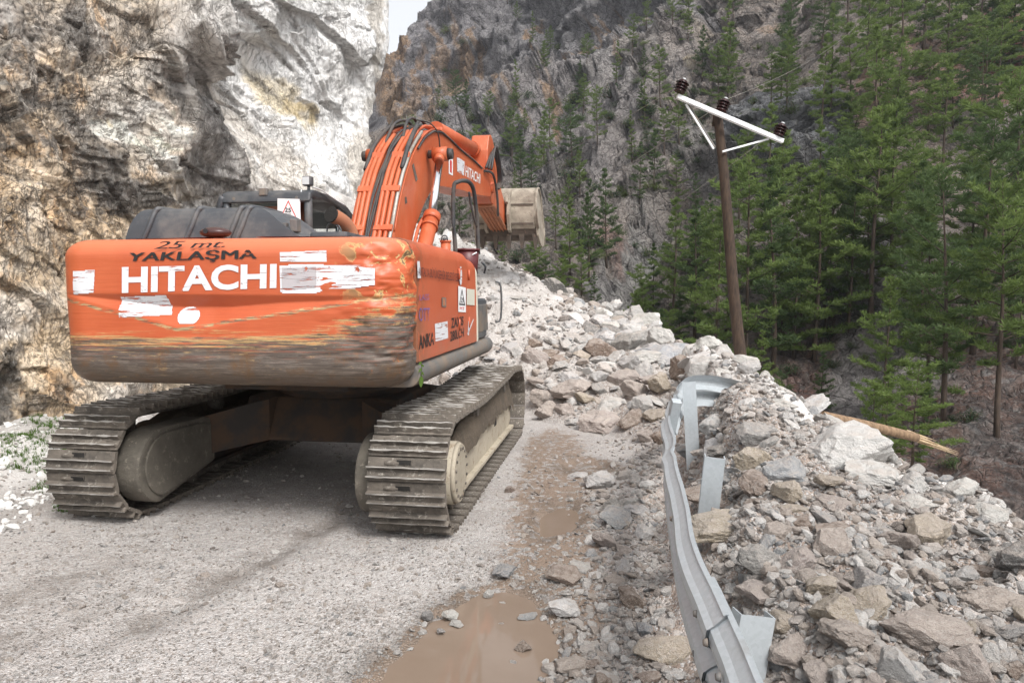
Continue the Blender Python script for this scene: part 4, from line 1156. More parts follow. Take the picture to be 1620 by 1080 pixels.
def side_text(body, quad, mat, offset=.01, off=.004, parent=EX, X=XR, name="lettering"):
    uv, fc = text_mesh(body, offset); Q = quad_map(uv, *quad)
    V = []
    for px, py in Q:
        p = onX(px, py, X + off); V.append((X + off, p[1], p[2]))
    return link(name, mesh(name, V, fc), M[mat], parent)
def side_quad(quad, mat, off=.0025, parent=EX, X=XR, name="sticker"):
    V = []
    for px, py in quad:
        p = onX(px, py, X + off); V.append((X + off, p[1], p[2]))
    return link(name, mesh(name, V, [tuple(range(len(V)))]), M[mat], parent)
side_text("ANTALYA B\u00dcY\u00dcK\u015eEH\u0130R BELED\u0130YES\u0130", ((662, 417), (726, 429), (726, 449), (662, 440)), 'dirt_worn', .01)
side_quad([(660, 413), (664, 413), (666, 440), (661, 440)], 'white_worn', .003)
c0 = onX(728.5, 436, XR)
V = [(XR + .003, c0[1] + .055 * math.cos(a), c0[2] + .085 * math.sin(a)) for a in np.linspace(0, 2 * math.pi, 24)[:-1]]
link("sticker", mesh("sticker", V, [tuple(range(len(V)))]), M['white_worn'], EX)
side_quad([(725, 452), (737, 455), (737, 494), (725, 493)], 'white_print')
side_text("\u25b3", ((726.5, 456), (735.5, 459), (735.5, 482), (726.5, 482)), 'black_print', 0.0, .0045) if False else None
def tri_frame(P0_, P1_, P2_, w, mat, parent, name="sign_border"):
    P = np.array([P0_, P1_, P2_], float); c = P.mean(0); I = c + (P - c) * (1 - w)
    V = np.r_[P, I]; Fc = [(0, 1, 4, 3), (1, 2, 5, 4), (2, 0, 3, 5)]
    return link(name, mesh(name, V, Fc), M[mat], parent)
tri_frame(*[np.r_[XR + .005, onX(px, py, XR + .005)[1:]] for px, py in ((731, 457), (736, 483), (726.5, 482))], .25, 'black_print', EX)
side_text("25", ((728.8, 470), (733.5, 471), (733.5, 479), (728.8, 478.5)), 'black_print', 0.01, .0045)
side_text("MT", ((727.5, 485), (735, 486), (735, 491), (727.5, 490.5)), 'red_print', 0.0, .0045)
side_quad([(738.5, 456.5), (751, 458), (751, 483), (738.5, 482)], 'cream')
side_quad([(699, 470), (706, 471), (706, 486), (699, 485)], 'deck_grey', name="door_latch")
side_quad([(700.5, 472), (704.5, 473), (704.5, 484), (700.5, 483)], 'stickm', .004, name="door_latch")
side_text("ZAXIS", ((714, 503), (733.5, 500), (733.5, 514), (714, 519)), 'black_worn', .02)
side_text("280LCH", ((712.5, 524), (734, 518), (734, 532), (712.5, 540)), 'black_worn', .012)
side_text("ANKA", ((663, 530), (687, 525), (687, 545), (663, 553)), 'black_worn', .025)
side_text("OTT", ((663, 487), (680, 487), (680, 507), (663, 508)), 'blue_worn', .0)
side_text("LASS", ((664, 466), (679, 465), (679, 474), (664, 475)), 'blue_worn', .0)
side_quad([(688, 512), (708, 508), (709, 535), (689, 540)], 'white_worn')
side_quad([(739, 528), (741, 528), (749, 507), (750, 503), (747, 508), (742, 521)], 'white_worn')
side_quad([(741, 508), (743, 507), (742, 530), (740, 530)], 'white_worn')
# hinges and seams on the doors
for y_, z_ in ((-.64, 1.95), (-.64, 1.5), (-.22, 1.95), (-.22, 1.5)):
    h = MB(); h.cyl((XR + .004, y_, z_ - .05), (XR + .004, y_, z_ + .05), .011, n=8); h.build("hinge", M['side'], EX)

# ---- ribbed black engine hood behind the counterweight
def hood():
    ym0, ym1 = -1.62, -.95
    P = []
    x0b, x1b, x0t, x1t = -1.19, .46, -1.03, -.10
    zt, zb = 2.46, 2.17
    m = MB(); bm = m.bm
    # loft of a domed box with sloping ends
    rows = []
    for t in np.linspace(0, 1, 9):
        z = zb + (zt - zb) * math.sin(t * math.pi / 2)
        k = 1 - math.cos(t * math.pi / 2) if t < 1 else 1
        k2 = t ** 1.5
        xa = x0b + (x0t - x0b) * k2; xb = x1b + (x1t - x1b) * t ** .55
        ya = ym0 + .10 * k2; yb = ym1 - .10 * k2
        ring = []
        for x in np.linspace(xa, xb, 34):
            ring.append((x, ya, z))
        for y in np.linspace(ya, yb, 10)[1:]: ring.append((xb, y, z))
        for x in np.linspace(xb, xa, 34)[1:]: ring.append((x, yb, z))
        for y in np.linspace(yb, ya, 10)[1:-1]: ring.append((xa, y, z))
        rows.append([bm.verts.new(q) for q in ring])
    n = len(rows[0])
    for A, B in zip(rows, rows[1:]):
        for k in range(n): bm.faces.new((A[k], A[(k + 1) % n], B[(k + 1) % n], B[k]))
    bm.faces.new(rows[-1])
    bmesh.ops.recalc_face_normals(bm, faces=bm.faces[:])
    o = m.build("engine_hood", M['black_paint'], EX)
    for xr in (-.93, -.56, -.20, -.13):
        r_ = MB()
        r_.tube([(xr - .10, ym0 - .005, zb + .02), (xr - .05, ym0 + .015, zb + .14), (xr - .02, ym0 + .055, zb + .26), (xr, ym0 + .12, zt + .0), (xr, ym1 - .1, zt)], .022, 8, 4); r_.build("hood_rib", M['black_paint'], o)
    b = MB(); b.tube([(.30, -1.1, 2.27), (.33, -1.12, 2.36), (.42, -1.12, 2.34), (.44, -1.1, 2.24)], .008, 6, 3); b.build("grab_handle", M['black_paint'], o)
    l = MB(); l.box(.20, .26, -1.58, -1.50, 2.26, 2.36, .01); l.box(.14, .175, -1.585, -1.54, 2.30, 2.33, .004); l.build("hood_latch", M['deck_grey'], o)
    f = MB(); f.box(.30, .62, -1.45, -.45, 2.17, 2.27, .03); f.build("hood_step", M['black_paint'], o)
hood()
mr = MB(); c0 = onY(335, 365, -2.1)      # tilted camera pod on the counterweight top
mr.sphere((c0[0], -2.05, c0[2] - .01), .115, 20, (1, .8, .34)); mr.cyl((c0[0], -2.05, 2.15), (c0[0], -2.05, c0[2] - .02), .03, n=10)
mr.build("rear_camera_pod", plain("dark maroon pod", (.055, .022, .02), .35), EX)
cg = MB(); cg.cyl((c0[0] - .02, -2.143, c0[2] - .005), (c0[0] - .02, -2.15, c0[2] - .005), .018, n=12); cg.build("camera_lens", M['black_print'], EX)
ep = MB(); c0 = onY(522, 350, -1.2); ep.tube([(c0[0] + .10, -.92, 2.1), (c0[0] + .08, -.93, 2.28), (c0[0] + .05, -1.02, 2.38), (c0[0], -1.17, 2.43)], .062, 20, 5)
ep.build("exhaust_pipe", M['stickm'], EX)
ei = MB(); ei.cyl((c0[0] - .004, -1.178, 2.433), (c0[0] + .01, -1.13, 2.42), .066, .06, n=24); ei.build("exhaust_mouth", M['hole'], EX)

# ---- cab
def cab():
    YB, YFf = .62, 2.05
    xl, xr = -1.66, -.60
    z0, z1 = 1.25, 2.90
    def bar(pts, r=.035, mat='black_paint', name="cab_pillar"):
        m = MB(); m.tube(pts, r, 10, 4 if len(pts) > 2 else 0); return m.build(name, M[mat], CAB)
    m = MB()
    # roof: rounded slab drooping to the front
    prof = [(YB - .03, z1 - .12), (YB - .01, z1 - .02), (YB + .10, z1 + .02), (1.2, z1 + .015), (1.7, z1 - .06), (1.98, z1 - .18), (2.05, z1 - .30), (1.95, z1 - .27), (1.62, z1 - .13), (1.2, z1 - .06), (YB + .05, z1 - .07)]
    m.prism(prof, xl, xr, .025)
    CAB = m.build("cab", M['black_paint'], EX)
    m = MB(); m.prism([(YB, z0), (YB, 2.40), (YB + .06, 2.40), (YB + .06, z0)], xl + .02, xr - .02, .01); m.box(xl + .02, xl + .08, YB + .06, YFf - .1, z0, 2.2, .01); m.box(xr - .08, xr - .02, YB + .06, YFf - .1, z0, 2.0, .01); m.box(xl + .02, xr - .02, YFf - .16, YFf - .1, z0, 1.7, .01)
    m.build("cab_wall", M['black_paint'], CAB)
    bar([(xl + .05, YB + .03, 2.3), (xl + .05, YB + .03, z1 - .04)], .045)
    bar([(xr - .05, YB + .03, 2.3), (xr - .05, YB + .03, z1 - .04)], .045)
    bar([(xr - .04, YFf - .62, 2.0), (xr - .04, YFf - .60, z1 - .10)], .025)
    bar([(xr - .05, YFf, z1 - .30), (xr - .05, YFf + .06, 2.3), (xr - .05, YFf - .02, 1.8)], .035)
    bar([(xl + .05, YFf, z1 - .30), (xl + .05, YFf + .06, 2.3), (xl + .05, YFf - .02, 1.8)], .035)
    bar([(xr - .04, YB + .05, z1 - .06), (xr - .035, 1.3, z1 - .05), (xr - .035, 1.75, z1 - .13), (xr - .04, 2.02, z1 - .30)], .03)
    # rear wall lip with two bolts, rear pane, side panes
    m = MB(); m.box(xl + .03, xr - .03, YB - .012, YB + .03, z1 - .13, z1 - .03, .012); lip = m.build("roof_lip", M['black_paint'], CAB)
    for x in (xl + .16, xr - .16):
        b = MB(); b.cyl((x, YB - .012, z1 - .08), (x, YB - .025, z1 - .08), .018, n=10); b.build("bolt", M['deck_grey'], CAB)
    m = MB(); m.box(xl + .09, xr - .09, YB + .028, YB + .034, 2.40, z1 - .13); m.build("rear_window", M['glass'], CAB)
    m = MB(); m.box(xr - .034, xr - .028, YB + .08, YFf - .02, 2.0, z1 - .20); m.build("side_window", M['glass'], CAB)
    m = MB(); m.box(xl + .028, xl + .034, YB + .08, YFf - .02, 2.2, z1 - .20); m.build("side_window", M['glass'], CAB)
    # seat, sun blind, console
    m = MB(); m.box(xl + .28, xr - .30, YB + .42, YB + .56, 1.7, 2.62, .05); m.box(xl + .26, xr - .28, YB + .42, YB + .95, 1.55, 1.72, .04); m.build("seat", M['seat'], CAB)
    m = MB(); m.box(xl + .30, xr - .18, YB + .07, YB + .075, 2.35, z1 - .16); m.build("sun_blind", plain("reddish sun blind", (.42, .18, .12), .8), CAB)
    m = MB(); m.box(xr - .24, xr - .12, YB + .10, YB + .13, 2.45, 2.84, .01, rot=Euler((0, .15, 0))); m.build("sun_blind", M['seat'], CAB)
    # warning sign on the rear pane
    P = [onY(px, py, YB - .03) for px, py in ((439, 347), (474, 350), (474, 315), (439, 314))]
    s = link("warning_sign", mesh("warning_sign", P, [(0, 1, 2, 3)]), M['white_print'], CAB)
    T3 = [onY(px, py, YB - .033) for px, py in ((456, 316.5), (470.5, 347), (443, 345.5))]
    tri_frame(*T3, .16, 'red_print', s)
    def yt(body, quad, mat='black_print', off=.02):
        uv, fc = text_mesh(body, off); Q = quad_map(uv, *quad); V = [onY(a, b, YB - .034) for a, b in Q]
        link("lettering", mesh("lettering", V, fc), M[mat], s)
    yt("25", ((450.5, 328.5), (460.5, 329), (460.5, 336), (450.5, 335.5))); yt("METRE", ((450.5, 337), (460.5, 337.5), (460.5, 339), (450.5, 338.5)), off=0); yt("DİKKAT", ((447, 341), (465, 342), (465, 345), (447, 344)), off=0)
    # work lamp on the roof
    c = onY(487, 287, YB + .1)
    m = MB(); m.box(c[0] - .055, c[0] + .055, YB + .06, YB + .14, c[2] - .05, c[2] + .055, .018); m.cyl((c[0] + .01, YB + .10, z1), (c[0] + .01, YB + .10, c[2] - .05), .018, n=8)
    L = m.build("work_lamp", M['black_paint'], CAB)
    m = MB(); m.box(c[0] - .045, c[0] + .035, YB + .052, YB + .058, c[2] - .04, c[2] + .043, .002); m.build("lens", M['lamp_glass'], L)
    m = MB(); m.tube([(c[0] + .06, YB + .1, z1 + .05), (c[0] + .10, YB + .25, z1 + .03), (c[0] + .12, YB + .5, z1 - .02), (c[0] + .2, YB + .7, z1 - .09)], .007, 6, 4); m.tube([(c[0] - .04, YB + .02, z1 + .01), (c[0] - .045, YB - .02, z1 - .15), (c[0] - .04, YB - .02, 2.5)], .006, 6, 3); m.build("cable", M['white_steel'], CAB)
    # mirror arm bulge at the left rear corner
    m = MB(); m.tube([(xl + .0, YB + .02, 2.45), (xl - .03, YB, 2.7), (xl + .02, YB, 2.85)], .04, 8, 3); m.tube([(xl - .10, YB - .03, 2.45), (xl - .16, YB - .02, 2.62), (xl - .06, YB, 2.72)], .03, 8, 3); m.sphere((xl - .03, YB - .03, 2.68), .035, 8); m.build("grab_rail", M['black_paint'], CAB)
    m = MB(); m.box(xl + .46, xl + .56, YB - .03, YB + .02, z1 - .05, z1 + .03, .01); m.build("roof_latch", M['deck_grey'], CAB)
cab()

# ---- boom
BX1, BX0 = .45, -.03
outl = [(624, 365), (633, 314), (642, 277), (653, 245), (662, 228), (671, 214), (684, 205), (698, 207), (711, 218), (727, 234), (749, 252), (779, 277)]
low = [(768, 303), (693, 290), (681, 303), (669, 326), (651, 377)]
bp = [tuple(onX(*q, BX1)[1:]) for q in outl] + [tuple(onX(*q, BX1)[1:]) for q in low]
bp[11] = (6.05, 3.86); bp.insert(12, (6.2, 3.62)); bp[13] = (5.9, 3.46)
# soften: finer upper curve
foot = [(.62, 1.75), (.20, 1.55), (.02, 1.75)]
bp = bp + foot
def chaikin(P, n=2, keep=()):
    for _ in range(n):
        Q = []
        for i in range(len(P)):
            a, b = P[i], P[(i + 1) % len(P)]
            Q += [(a[0] * .75 + b[0] * .25, a[1] * .75 + b[1] * .25), (a[0] * .25 + b[0] * .75, a[1] * .25 + b[1] * .75)]
        P = Q
    return P
BPF = chaikin(bp, 2)
m = MB(); m.prism(BPF, BX0, BX1)
BOOM = m.build("boom", M['orange'], EX)
# weld flange lines: the side plates stand a little proud of top and bottom plates
def edge_strip(i0, i1, x, name="weld_bead", r=.008):
    pts = [(x, bp[k][0], bp[k][1]) for k in range(i0, i1 + 1)]
    m = MB(); m.tube(pts, r, 6, 4); m.build(name, M['orange'], BOOM)
edge_strip(0, 11, BX1); edge_strip(0, 11, BX0)
# pipes on the back of the boom
top = np.array([bp[k] for k in range(0, 12)])
top = np.r_[[[-.02, 1.95]], top]
seg = np.r_[0, np.cumsum(np.linalg.norm(np.diff(top, axis=0), axis=1))]
def along(s, off):
    y = np.interp(s, seg, top[:, 0]); z = np.interp(s, seg, top[:, 1])
    a = max(0, s - .12); b = min(seg[-1], s + .12)
    t = np.array([np.interp(b, seg, top[:, 0]) - np.interp(a, seg, top[:, 0]), np.interp(b, seg, top[:, 1]) - np.interp(a, seg, top[:, 1])]); t /= np.linalg.norm(t) + 1e-9
    return y - t[1] * off, z + t[0] * off
PIPES = [(-.06, .055, .022), (.00, .06, .026), (.065, .06, .026), (.235, .06, .026), (.30, .06, .026), (.37, .055, .024), (.43, .05, .02)]
s_end = 2.15
for x, off, r in PIPES:
    x = .45 - (.45 - x) * .84
    pts = [(x,) + along(s, off) for s in np.linspace(0, s_end + (x > .2) * .1, 26)]
    m = MB(); m.tube(pts, r, 10); m.build("hydraulic_pipe", M['orange'] if x < .42 else M['steel_light'], BOOM)
for s in (.55, 1.05, 1.6):
    for xa, xb in ((-.01, .14), (.25, .45)):
        m = MB(); y, z = along(s, .075); m.box(xa, xb, y - .018, y + .018, z - .05, z + .03, .006, rot=Euler((-.9 + s * .25, 0, 0))); m.build("pipe_clamp", M['orange'], BOOM)
for k in range(5):
    x = .165 + k * .016
    pts = [(x + .012 * math.sin(s * 5 + k),) + along(s, .045 + .012 * (k % 2)) for s in np.linspace(0, 3.0, 26)]
    m = MB(); m.tube(pts, .011, 6); m.build("electric_cable", M['rubber'], BOOM)
# rubber hoses bridging the crest
def hose(x0, s0, x1, s1, lift, r=.026, n=16, sx=0):
    pts = []
    for t in np.linspace(0, 1, n):
        s = s0 + (s1 - s0) * t; y, z = along(s, .06 + lift * math.sin(math.pi * t)); pts.append((x0 + (x1 - x0) * t + sx * math.sin(math.pi * t), y, z))
    m = MB(); m.tube(pts, r, 10); return m.build("hydraulic_hose", M['rubber'], BOOM)
hose(.41, 1.35, .32, 2.6, .06, .026, sx=.04); hose(.0, 1.35, .08, 2.7, .05, .022, sx=-.02); hose(.09, 1.9, .14, 2.9, .09, .018); hose(.27, 2.0, .22, 2.9, .11, .018); hose(.35, 2.2, .29, 3.0, .06, .018)
for k, x in enumerate((.02, .07, .28, .35)):
    pts = [(x,) + along(s, .045) for s in np.linspace(s_end + .1, 4.6, 20)]
    m = MB(); m.tube(pts, .02, 8); m.build("hydraulic_pipe", M['orange'], BOOM)
pts = [(BX1 + .012,) + along(s, -.02) for s in np.linspace(1.9, 5.9, 26)]
m = MB(); m.tube(pts, .013, 8); m.build("grease_line", M['rubber'], BOOM)
# boom print
def boom_text(body, quad, mat, off=.004):
    return side_text(body, quad, mat, .012, off, BOOM, BX1)
boom_text("HITACHI", ((737, 262), (760, 275.5), (759.5, 291), (736, 279)), 'white_print')
side_quad([(723, 249), (727, 250.5), (735, 256), (734, 278), (729, 275.5), (723.5, 271)], 'white_worn', .003, BOOM, BX1, "logo_plate")
side_quad([(710, 249), (716.5, 252), (716.5, 278), (710, 275)], 'white_print', .003, BOOM, BX1)
side_quad([(712, 253), (714.8, 254.5), (714.8, 274), (712, 272)], 'red_print', .005, BOOM, BX1)
side_quad([(652, 262), (654.5, 258), (661, 284), (658, 288)], 'shoe', .003, BOOM, BX1, "rust_scar")
side_quad([(640.5, 312), (643, 311), (644.5, 321), (641, 323)], 'shoe', .003, BOOM, BX1, "rust_scar")
# boom cylinder, right side (the left twin behind the boom)
for X in (.62, -.20):
    t_ = onX(697, 244, .62); b_ = onX(671, 392, .62); e_ = onX(682, 348, .62)
    tv, bv, ev = [np.array([X, q[1], q[2]]) for q in (t_, b_, e_)]
    d = (ev - bv) / np.linalg.norm(ev - bv); bv = bv - d * .55
    m = MB(); m.cyl(bv, ev, .085, n=28); m.cyl(ev - d * .02, ev + d * .08, .10, n=28); m.cyl(ev + d * .08, ev + d * .11, .075, n=24); m.cyl(ev - d * .14, ev - d * .11, .10, n=28)
    Cy = m.build("boom_cylinder", M['orange'], EX)
    m = MB(); m.cyl(ev, tv - d * .07, .047, n=24); m.build("piston_rod", M['chrome'], Cy)
    m = MB(); m.cyl(tv - np.array([.09, 0, 0]), tv + np.array([.09, 0, 0]), .085, n=24); m.cyl(tv - d * .14, tv - d * .04, .06, n=20); m.build("rod_eye", M['orange'], Cy)
    m = MB(); m.cyl(tv + np.array([.09 * (1 if X > 0 else -1), 0, 0]), tv + np.array([.15 * (1 if X > 0 else -1), 0, 0]), .07, .06, n=20); m.cyl(tv - np.array([.15, 0, 0]) * (1 if X > 0 else -1), tv, .05, n=16); m.build("pivot_pin", M['rubber'], Cy)
    if X > 0:
        m = MB(); m.tube([ev + d * .0 + np.array([-.09, 0, .02]), ev - d * .15 + np.array([-.12, 0, .02]), ev - d * .5 + np.array([-.12, 0, 0]), bv + np.array([-.1, 0, .0])], .02, 8, 3); m.build("cylinder_pipe", M['orange'], Cy)
        m = MB(); m.tube([tv + np.array([0, -.03, .07]), tv + np.array([0, -.12, .22]), tv + np.array([-.05, -.28, .30]), tv + np.array([-.15, -.45, .30])], .008, 6, 4); m.build("grease_line", M['rubber'], Cy)
# arm cylinder lying on the boom
a_, b_ = onX(699, 206, .17), onX(748, 236, .17)
a_ = np.array([.17, a_[1] - .25, a_[2] - .06]); b_ = np.array([.17, b_[1], b_[2]]); d = (b_ - a_) / np.linalg.norm(b_ - a_)
m = MB(); m.cyl(a_ - d * .1, b_, .115, n=28); m.cyl(b_ - d * .10, b_ + d * .04, .135, n=28); m.box(.06, .28, a_[1] - .15, a_[1] + .1, a_[2] - .25, a_[2] + .02, .03)
ACY = m.build("arm_cylinder", M['orange'], EX)
m = MB(); m.cyl(b_, b_ + d * .45, .055, n=20); m.build("piston_rod", M['chrome'], ACY)

# ---- stick (dipper arm) and bucket
sp_ = [(756, 222), (762, 213), (776, 216), (786, 262), (797, 300), (808, 345), (806, 366), (799, 364), (770, 300)]
sp_ = [tuple(onX(*q, .36)[1:]) for q in ((757, 226), (763, 213), (775, 216), (781, 245), (786, 268))]
tail = sp_[1]
y0_, z0_ = sp_[0]; 
SP = [(5.75, 3.75), (5.78, 4.30), (5.93, 4.58), (6.12, 4.63), (6.32, 4.58), (6.55, 4.42), (6.85, 4.12), (7.30, 3.78), (8.35, 3.30), (8.45, 3.12), (8.30, 3.02), (6.9, 3.36), (6.1, 3.42), (5.85, 3.55)]
m = MB(); m.prism(SP, .10, .42, .02); STK = m.build("dipper_arm", M['orange'], EX)
m = MB(); m.prism([(6.3, 3.40), (8.28, 3.012), (8.28, 2.985), (6.3, 3.375)], .08, .44)
for x in (.14, .21, .28, .35): m.prism([(6.4, 3.37), (8.25, 2.99), (8.25, 2.955), (6.4, 3.335)], x, x + .02)
m.build("under_plate", M['stickm'], STK)
m = MB(); m.cyl((.26, 6.35, 4.52), (.26, 7.55, 4.02), .085, n=24); BC = m.build("bucket_cylinder", M['orange'], EX)
m = MB(); m.cyl((.26, 7.55, 4.02), (.26, 7.95, 3.82), .045, n=20); m.build("piston_rod", M['chrome'], BC)
for k in range(3):
    x = .36 + .03 * k
    m = MB(); m.tube([(x + .06, 5.6 + .1 * k, 3.95), (x + .09, 6.1, 4.32 + .05 * k), (x + .12, 6.4, 4.15), (x + .12, 6.55, 3.85), (x + .08, 6.45, 3.7)], .022, 8, 5); m.build("hydraulic_hose", M['rubber'], STK)
m = MB(); m.tube([(.47, 5.2, 3.83), (.52, 5.7, 3.86), (.55, 5.95, 3.60), (.55, 6.1, 3.25), (.52, 6.25, 3.2), (.50, 6.35, 3.45), (.47, 6.4, 3.7)], .022, 8, 5); m.build("hydraulic_hose", M['rubber'], STK)
m = MB(); m.cyl((-.08, 5.97, 3.66), (.5, 5.97, 3.66), .10, n=24); m.build("pivot_pin", M['orange'], STK)
for x in (-.04, .37):
    m = MB(); m.prism([(7.55, 3.60), (7.62, 3.75), (8.05, 3.85), (8.12, 3.75), (7.65, 3.55)], x + .08, x + .13, .01); m.build("bucket_link", M['bucket'], STK)
    m = MB(); m.prism([(7.98, 3.78), (8.10, 3.82), (8.42, 3.35), (8.34, 3.28)], x + (.03 if x < 0 else .13), x + (.08 if x < 0 else .18), .01); m.build("bucket_link", M['bucket'], STK)
# bucket: curled shell, open to the ground, back to the viewer
def bucket():
    def yz(px, py, X=.95): return onX(px, py, X)[1:]
    W0, W1 = -.20, 1.02
    prof = [(7.86, 3.08), (7.80, 3.22), (7.78, 3.45), (7.82, 3.70), (7.95, 3.88), (8.18, 3.97), (8.45, 3.96), (8.72, 3.84), (8.90, 3.60), (8.98, 3.25), (9.0, 2.90)]
    P = prof
    for _ in range(2):
        Q = [P[0]]
        for a, b in zip(P, P[1:]): Q += [(a[0] * .75 + b[0] * .25, a[1] * .75 + b[1] * .25), (a[0] * .25 + b[0] * .75, a[1] * .25 + b[1] * .75)]
        P = Q + [P[-1]]
    c = np.array([8.4, 3.2])
    inner = [tuple(np.array(q) + (c - np.array(q)) / np.linalg.norm(c - np.array(q)) * .035) for q in P]
    m = MB(); m.prism(P + inner[::-1], W0, W1)
    B = m.build("bucket", M['bucket'], EX)
    side = P + [(8.95, 2.82), (8.5, 2.74), (8.05, 2.80), (7.88, 2.95)]
    for x, dx in ((W0, -.05), (W1, .09)):
        m = MB(); bm = m.bm
        A = [bm.verts.new((x - .02 + dx * max(0, 3.6 - z), y, z)) for y, z in side]; C2 = [bm.verts.new((x + .02 + dx * max(0, 3.6 - z), y, z)) for y, z in side]
        bm.faces.new(A); bm.faces.new(C2[::-1])
        for k in range(len(A)): bm.faces.new((A[k], C2[k], C2[(k + 1) % len(A)], A[(k + 1) % len(A)]))
        bmesh.ops.recalc_face_normals(bm, faces=bm.faces[:]); m.build("side_plate", M['bucket'], B)
        e = MB(); e.tube([(x + .03 * (1 if x > 0 else -1) + dx * max(0, 3.6 - z), y, z) for y, z in side[::4]], .022, 6); e.build("rim_bar", M['bucket'], B)
    # belly between the back and the lip, in its own shade, with the digging edge
    m = MB(); m.prism([(7.87, 3.10), (7.93, 2.96), (8.25, 2.86), (8.25, 2.90), (7.96, 3.02), (7.91, 3.12)], W0 + .01, W1 + .03); m.build("cutting_edge", M['bucket_in'], B)
    m = MB(); m.box(W0 + .02, W1 - .02, 7.768, 7.785, 3.56, 3.585, .003); m.box(W0 + .02, W1 - .02, 7.79, 7.81, 3.17, 3.20, .003); m.build("weld_bead", M['bucket_in'], B)
    for x in (.02, .50):
        m = MB(); m.prism([(7.70, 3.05), (7.58, 3.35), (7.66, 3.70), (7.90, 3.90), (7.98, 3.6), (7.92, 3.0)], x - .03, x + .03, .004); m.build("bucket_ear", M['bucket'], B)
    for k in range(5):
        x = W0 + .10 + k * (W1 - W0 - .10) / 4
        m = MB()
        v = [(x - .06, 7.90, 2.98), (x + .06, 7.90, 2.98), (x + .06, 8.08, 2.94), (x - .06, 8.08, 2.94), (x - .022, 7.95, 2.68), (x + .022, 7.95, 2.68), (x + .022, 8.0, 2.68), (x - .022, 8.0, 2.68)]
        vv = [m.bm.verts.new(q) for q in v]
        fs = [m.bm.faces.new([vv[i] for i in f]) for f in ((0, 1, 2, 3), (4, 5, 6, 7), (0, 1, 5, 4), (1, 2, 6, 5), (2, 3, 7, 6), (3, 0, 4, 7))]
        bmesh.ops.recalc_face_normals(m.bm, faces=fs); m.build("bucket_tooth", M['bucket_in'], B)
bucket()

# ---- handrail, pail, filter cap on the right front deck
def p3(px, py, Y): 
    q = onY(px, py, Y); return tuple(q)
m = MB(); m.tube([p3(721, 402, .3), p3(717, 340, .3), p3(718, 296, .3), p3(724, 288, .32), p3(735, 286, .4), p3(744, 290, .5), p3(750, 305, .6), p3(755, 350, .7), p3(757, 402, .7)], .022, 10, 5)
m.build("handrail", M['rubber'], EX)
m = MB(); m.tube([p3(742, 304, .5), p3(744, 318, .55), p3(750, 345, .62), p3(755, 360, .7)], .012, 8, 3); m.build("handrail", M['rubber'], EX)
pb, ptp = onY(739, 420, .5), onY(739, 394, .5)
m = MB(); c = onY(739, 400, .5); m.cyl((c[0], .5, 1.95), (c[0], .5, ptp[2]), .105, .125, n=28); m.cyl((c[0], .5, ptp[2] - .02), (c[0], .5, ptp[2]), .135, n=28)
PAIL = m.mesh("plastic_pail"); PAIL.materials.append(M['maroon'])
pw = EXO + c[0] * EXX + .5 * EXY
PAIL.transform(Matrix.Translation((-c[0], -.5, 0)))
po = link("plastic_pail", PAIL, None, None, (pw[0], pw[1], 0), (0, 0, -TH)); tag(po, "maroon plastic pail standing on the excavator deck by the black handrail", "pail")
m = MB(); m.tube([(c[0] + .0, .38, ptp[2]), (c[0] + .02, .40, ptp[2] - .08), (c[0] + .12, .42, ptp[2] - .04)], .008, 6, 3)
m.bm.transform(Matrix.Translation((-c[0], -.5, 0))); m.build("handle", M['white_steel'], po)
m = MB(); c = onY(705, 385, .2); m.cyl((c[0], .2, 2.05), (c[0], .2, c[2] + .01), .05, n=20); m.cyl((c[0], .2, c[2] + .01), (c[0], .2, c[2] + .03), .058, n=20); FC = m.build("filler_neck", M['orange'], EX)
m = MB(); m.tube([(c[0] - .03, .15, c[2] + .03), (c[0] - .02, .15, c[2] + .07), (c[0] + .02, .15, c[2] + .07), (c[0] + .03, .15, c[2] + .03)], .008, 6, 3); m.sphere((c[0], .15, c[2] + .04), .02, 8); m.build("filler_cap", M['black_paint'], FC)
m = MB(); q = [p3(762, 415, .75), p3(768, 422, .8), p3(766, 432, .85)]; m.tube(q, .012, 6, 3); m.tube([(1.38, 1.0, 1.45), (1.44, 1.02, 1.50), (1.44, 1.02, 1.85), (1.38, 1.0, 1.90)], .012, 6, 3); m.build("grab_handle", M['black_paint'], EX)

# sprig of leaves caught on the counterweight corner
m = MB(); b0 = onX(666, 572, XR + .02)
m.tube([(XR + .02, b0[1], b0[2]), (XR + .025, b0[1], b0[2] - .05), (XR + .02, b0[1], b0[2] - .10)], .003, 5, 3)
def leaf(m, c, ang, ln, wd, nrm=(1, -.6, 0)):
    n = Vector(nrm).normalized(); up = Vector((0, 0, 1)); sd = n.cross(up).normalized()
    d = (sd * math.sin(ang) - up * math.cos(ang)); s_ = n.cross(d)
    pts = [Vector(c) + d * ln * t + s_ * wd * w * k for t, w in ((0, .1), (.3, 1), (.65, .9), (1, .05)) for k in (-1, 1)]
    vv = [m.bm.verts.new(p + n * (.004 * (i % 2))) for i, p in enumerate(pts)]
    for i in (0, 2, 4): m.bm.faces.new((vv[i], vv[i + 1], vv[i + 3], vv[i + 2]))
for k, (dz, a, l) in enumerate(((0, .9, .035), (-.02, -.9, .03), (-.045, .8, .04), (-.07, -.6, .035), (-.10, .1, .085))): leaf(m, (XR + .022, b0[1], b0[2] + dz), a, l, .008 + .012 * (k == 4))
me = m.mesh("leafy_sprig"); me.materials.append(M['grass'])
so = link("leafy_sprig", me, None, None, tuple(EXO), (0, 0, -TH)); tag(so, "small green leafy sprig hanging at the lower corner of the orange counterweight", "sprig")

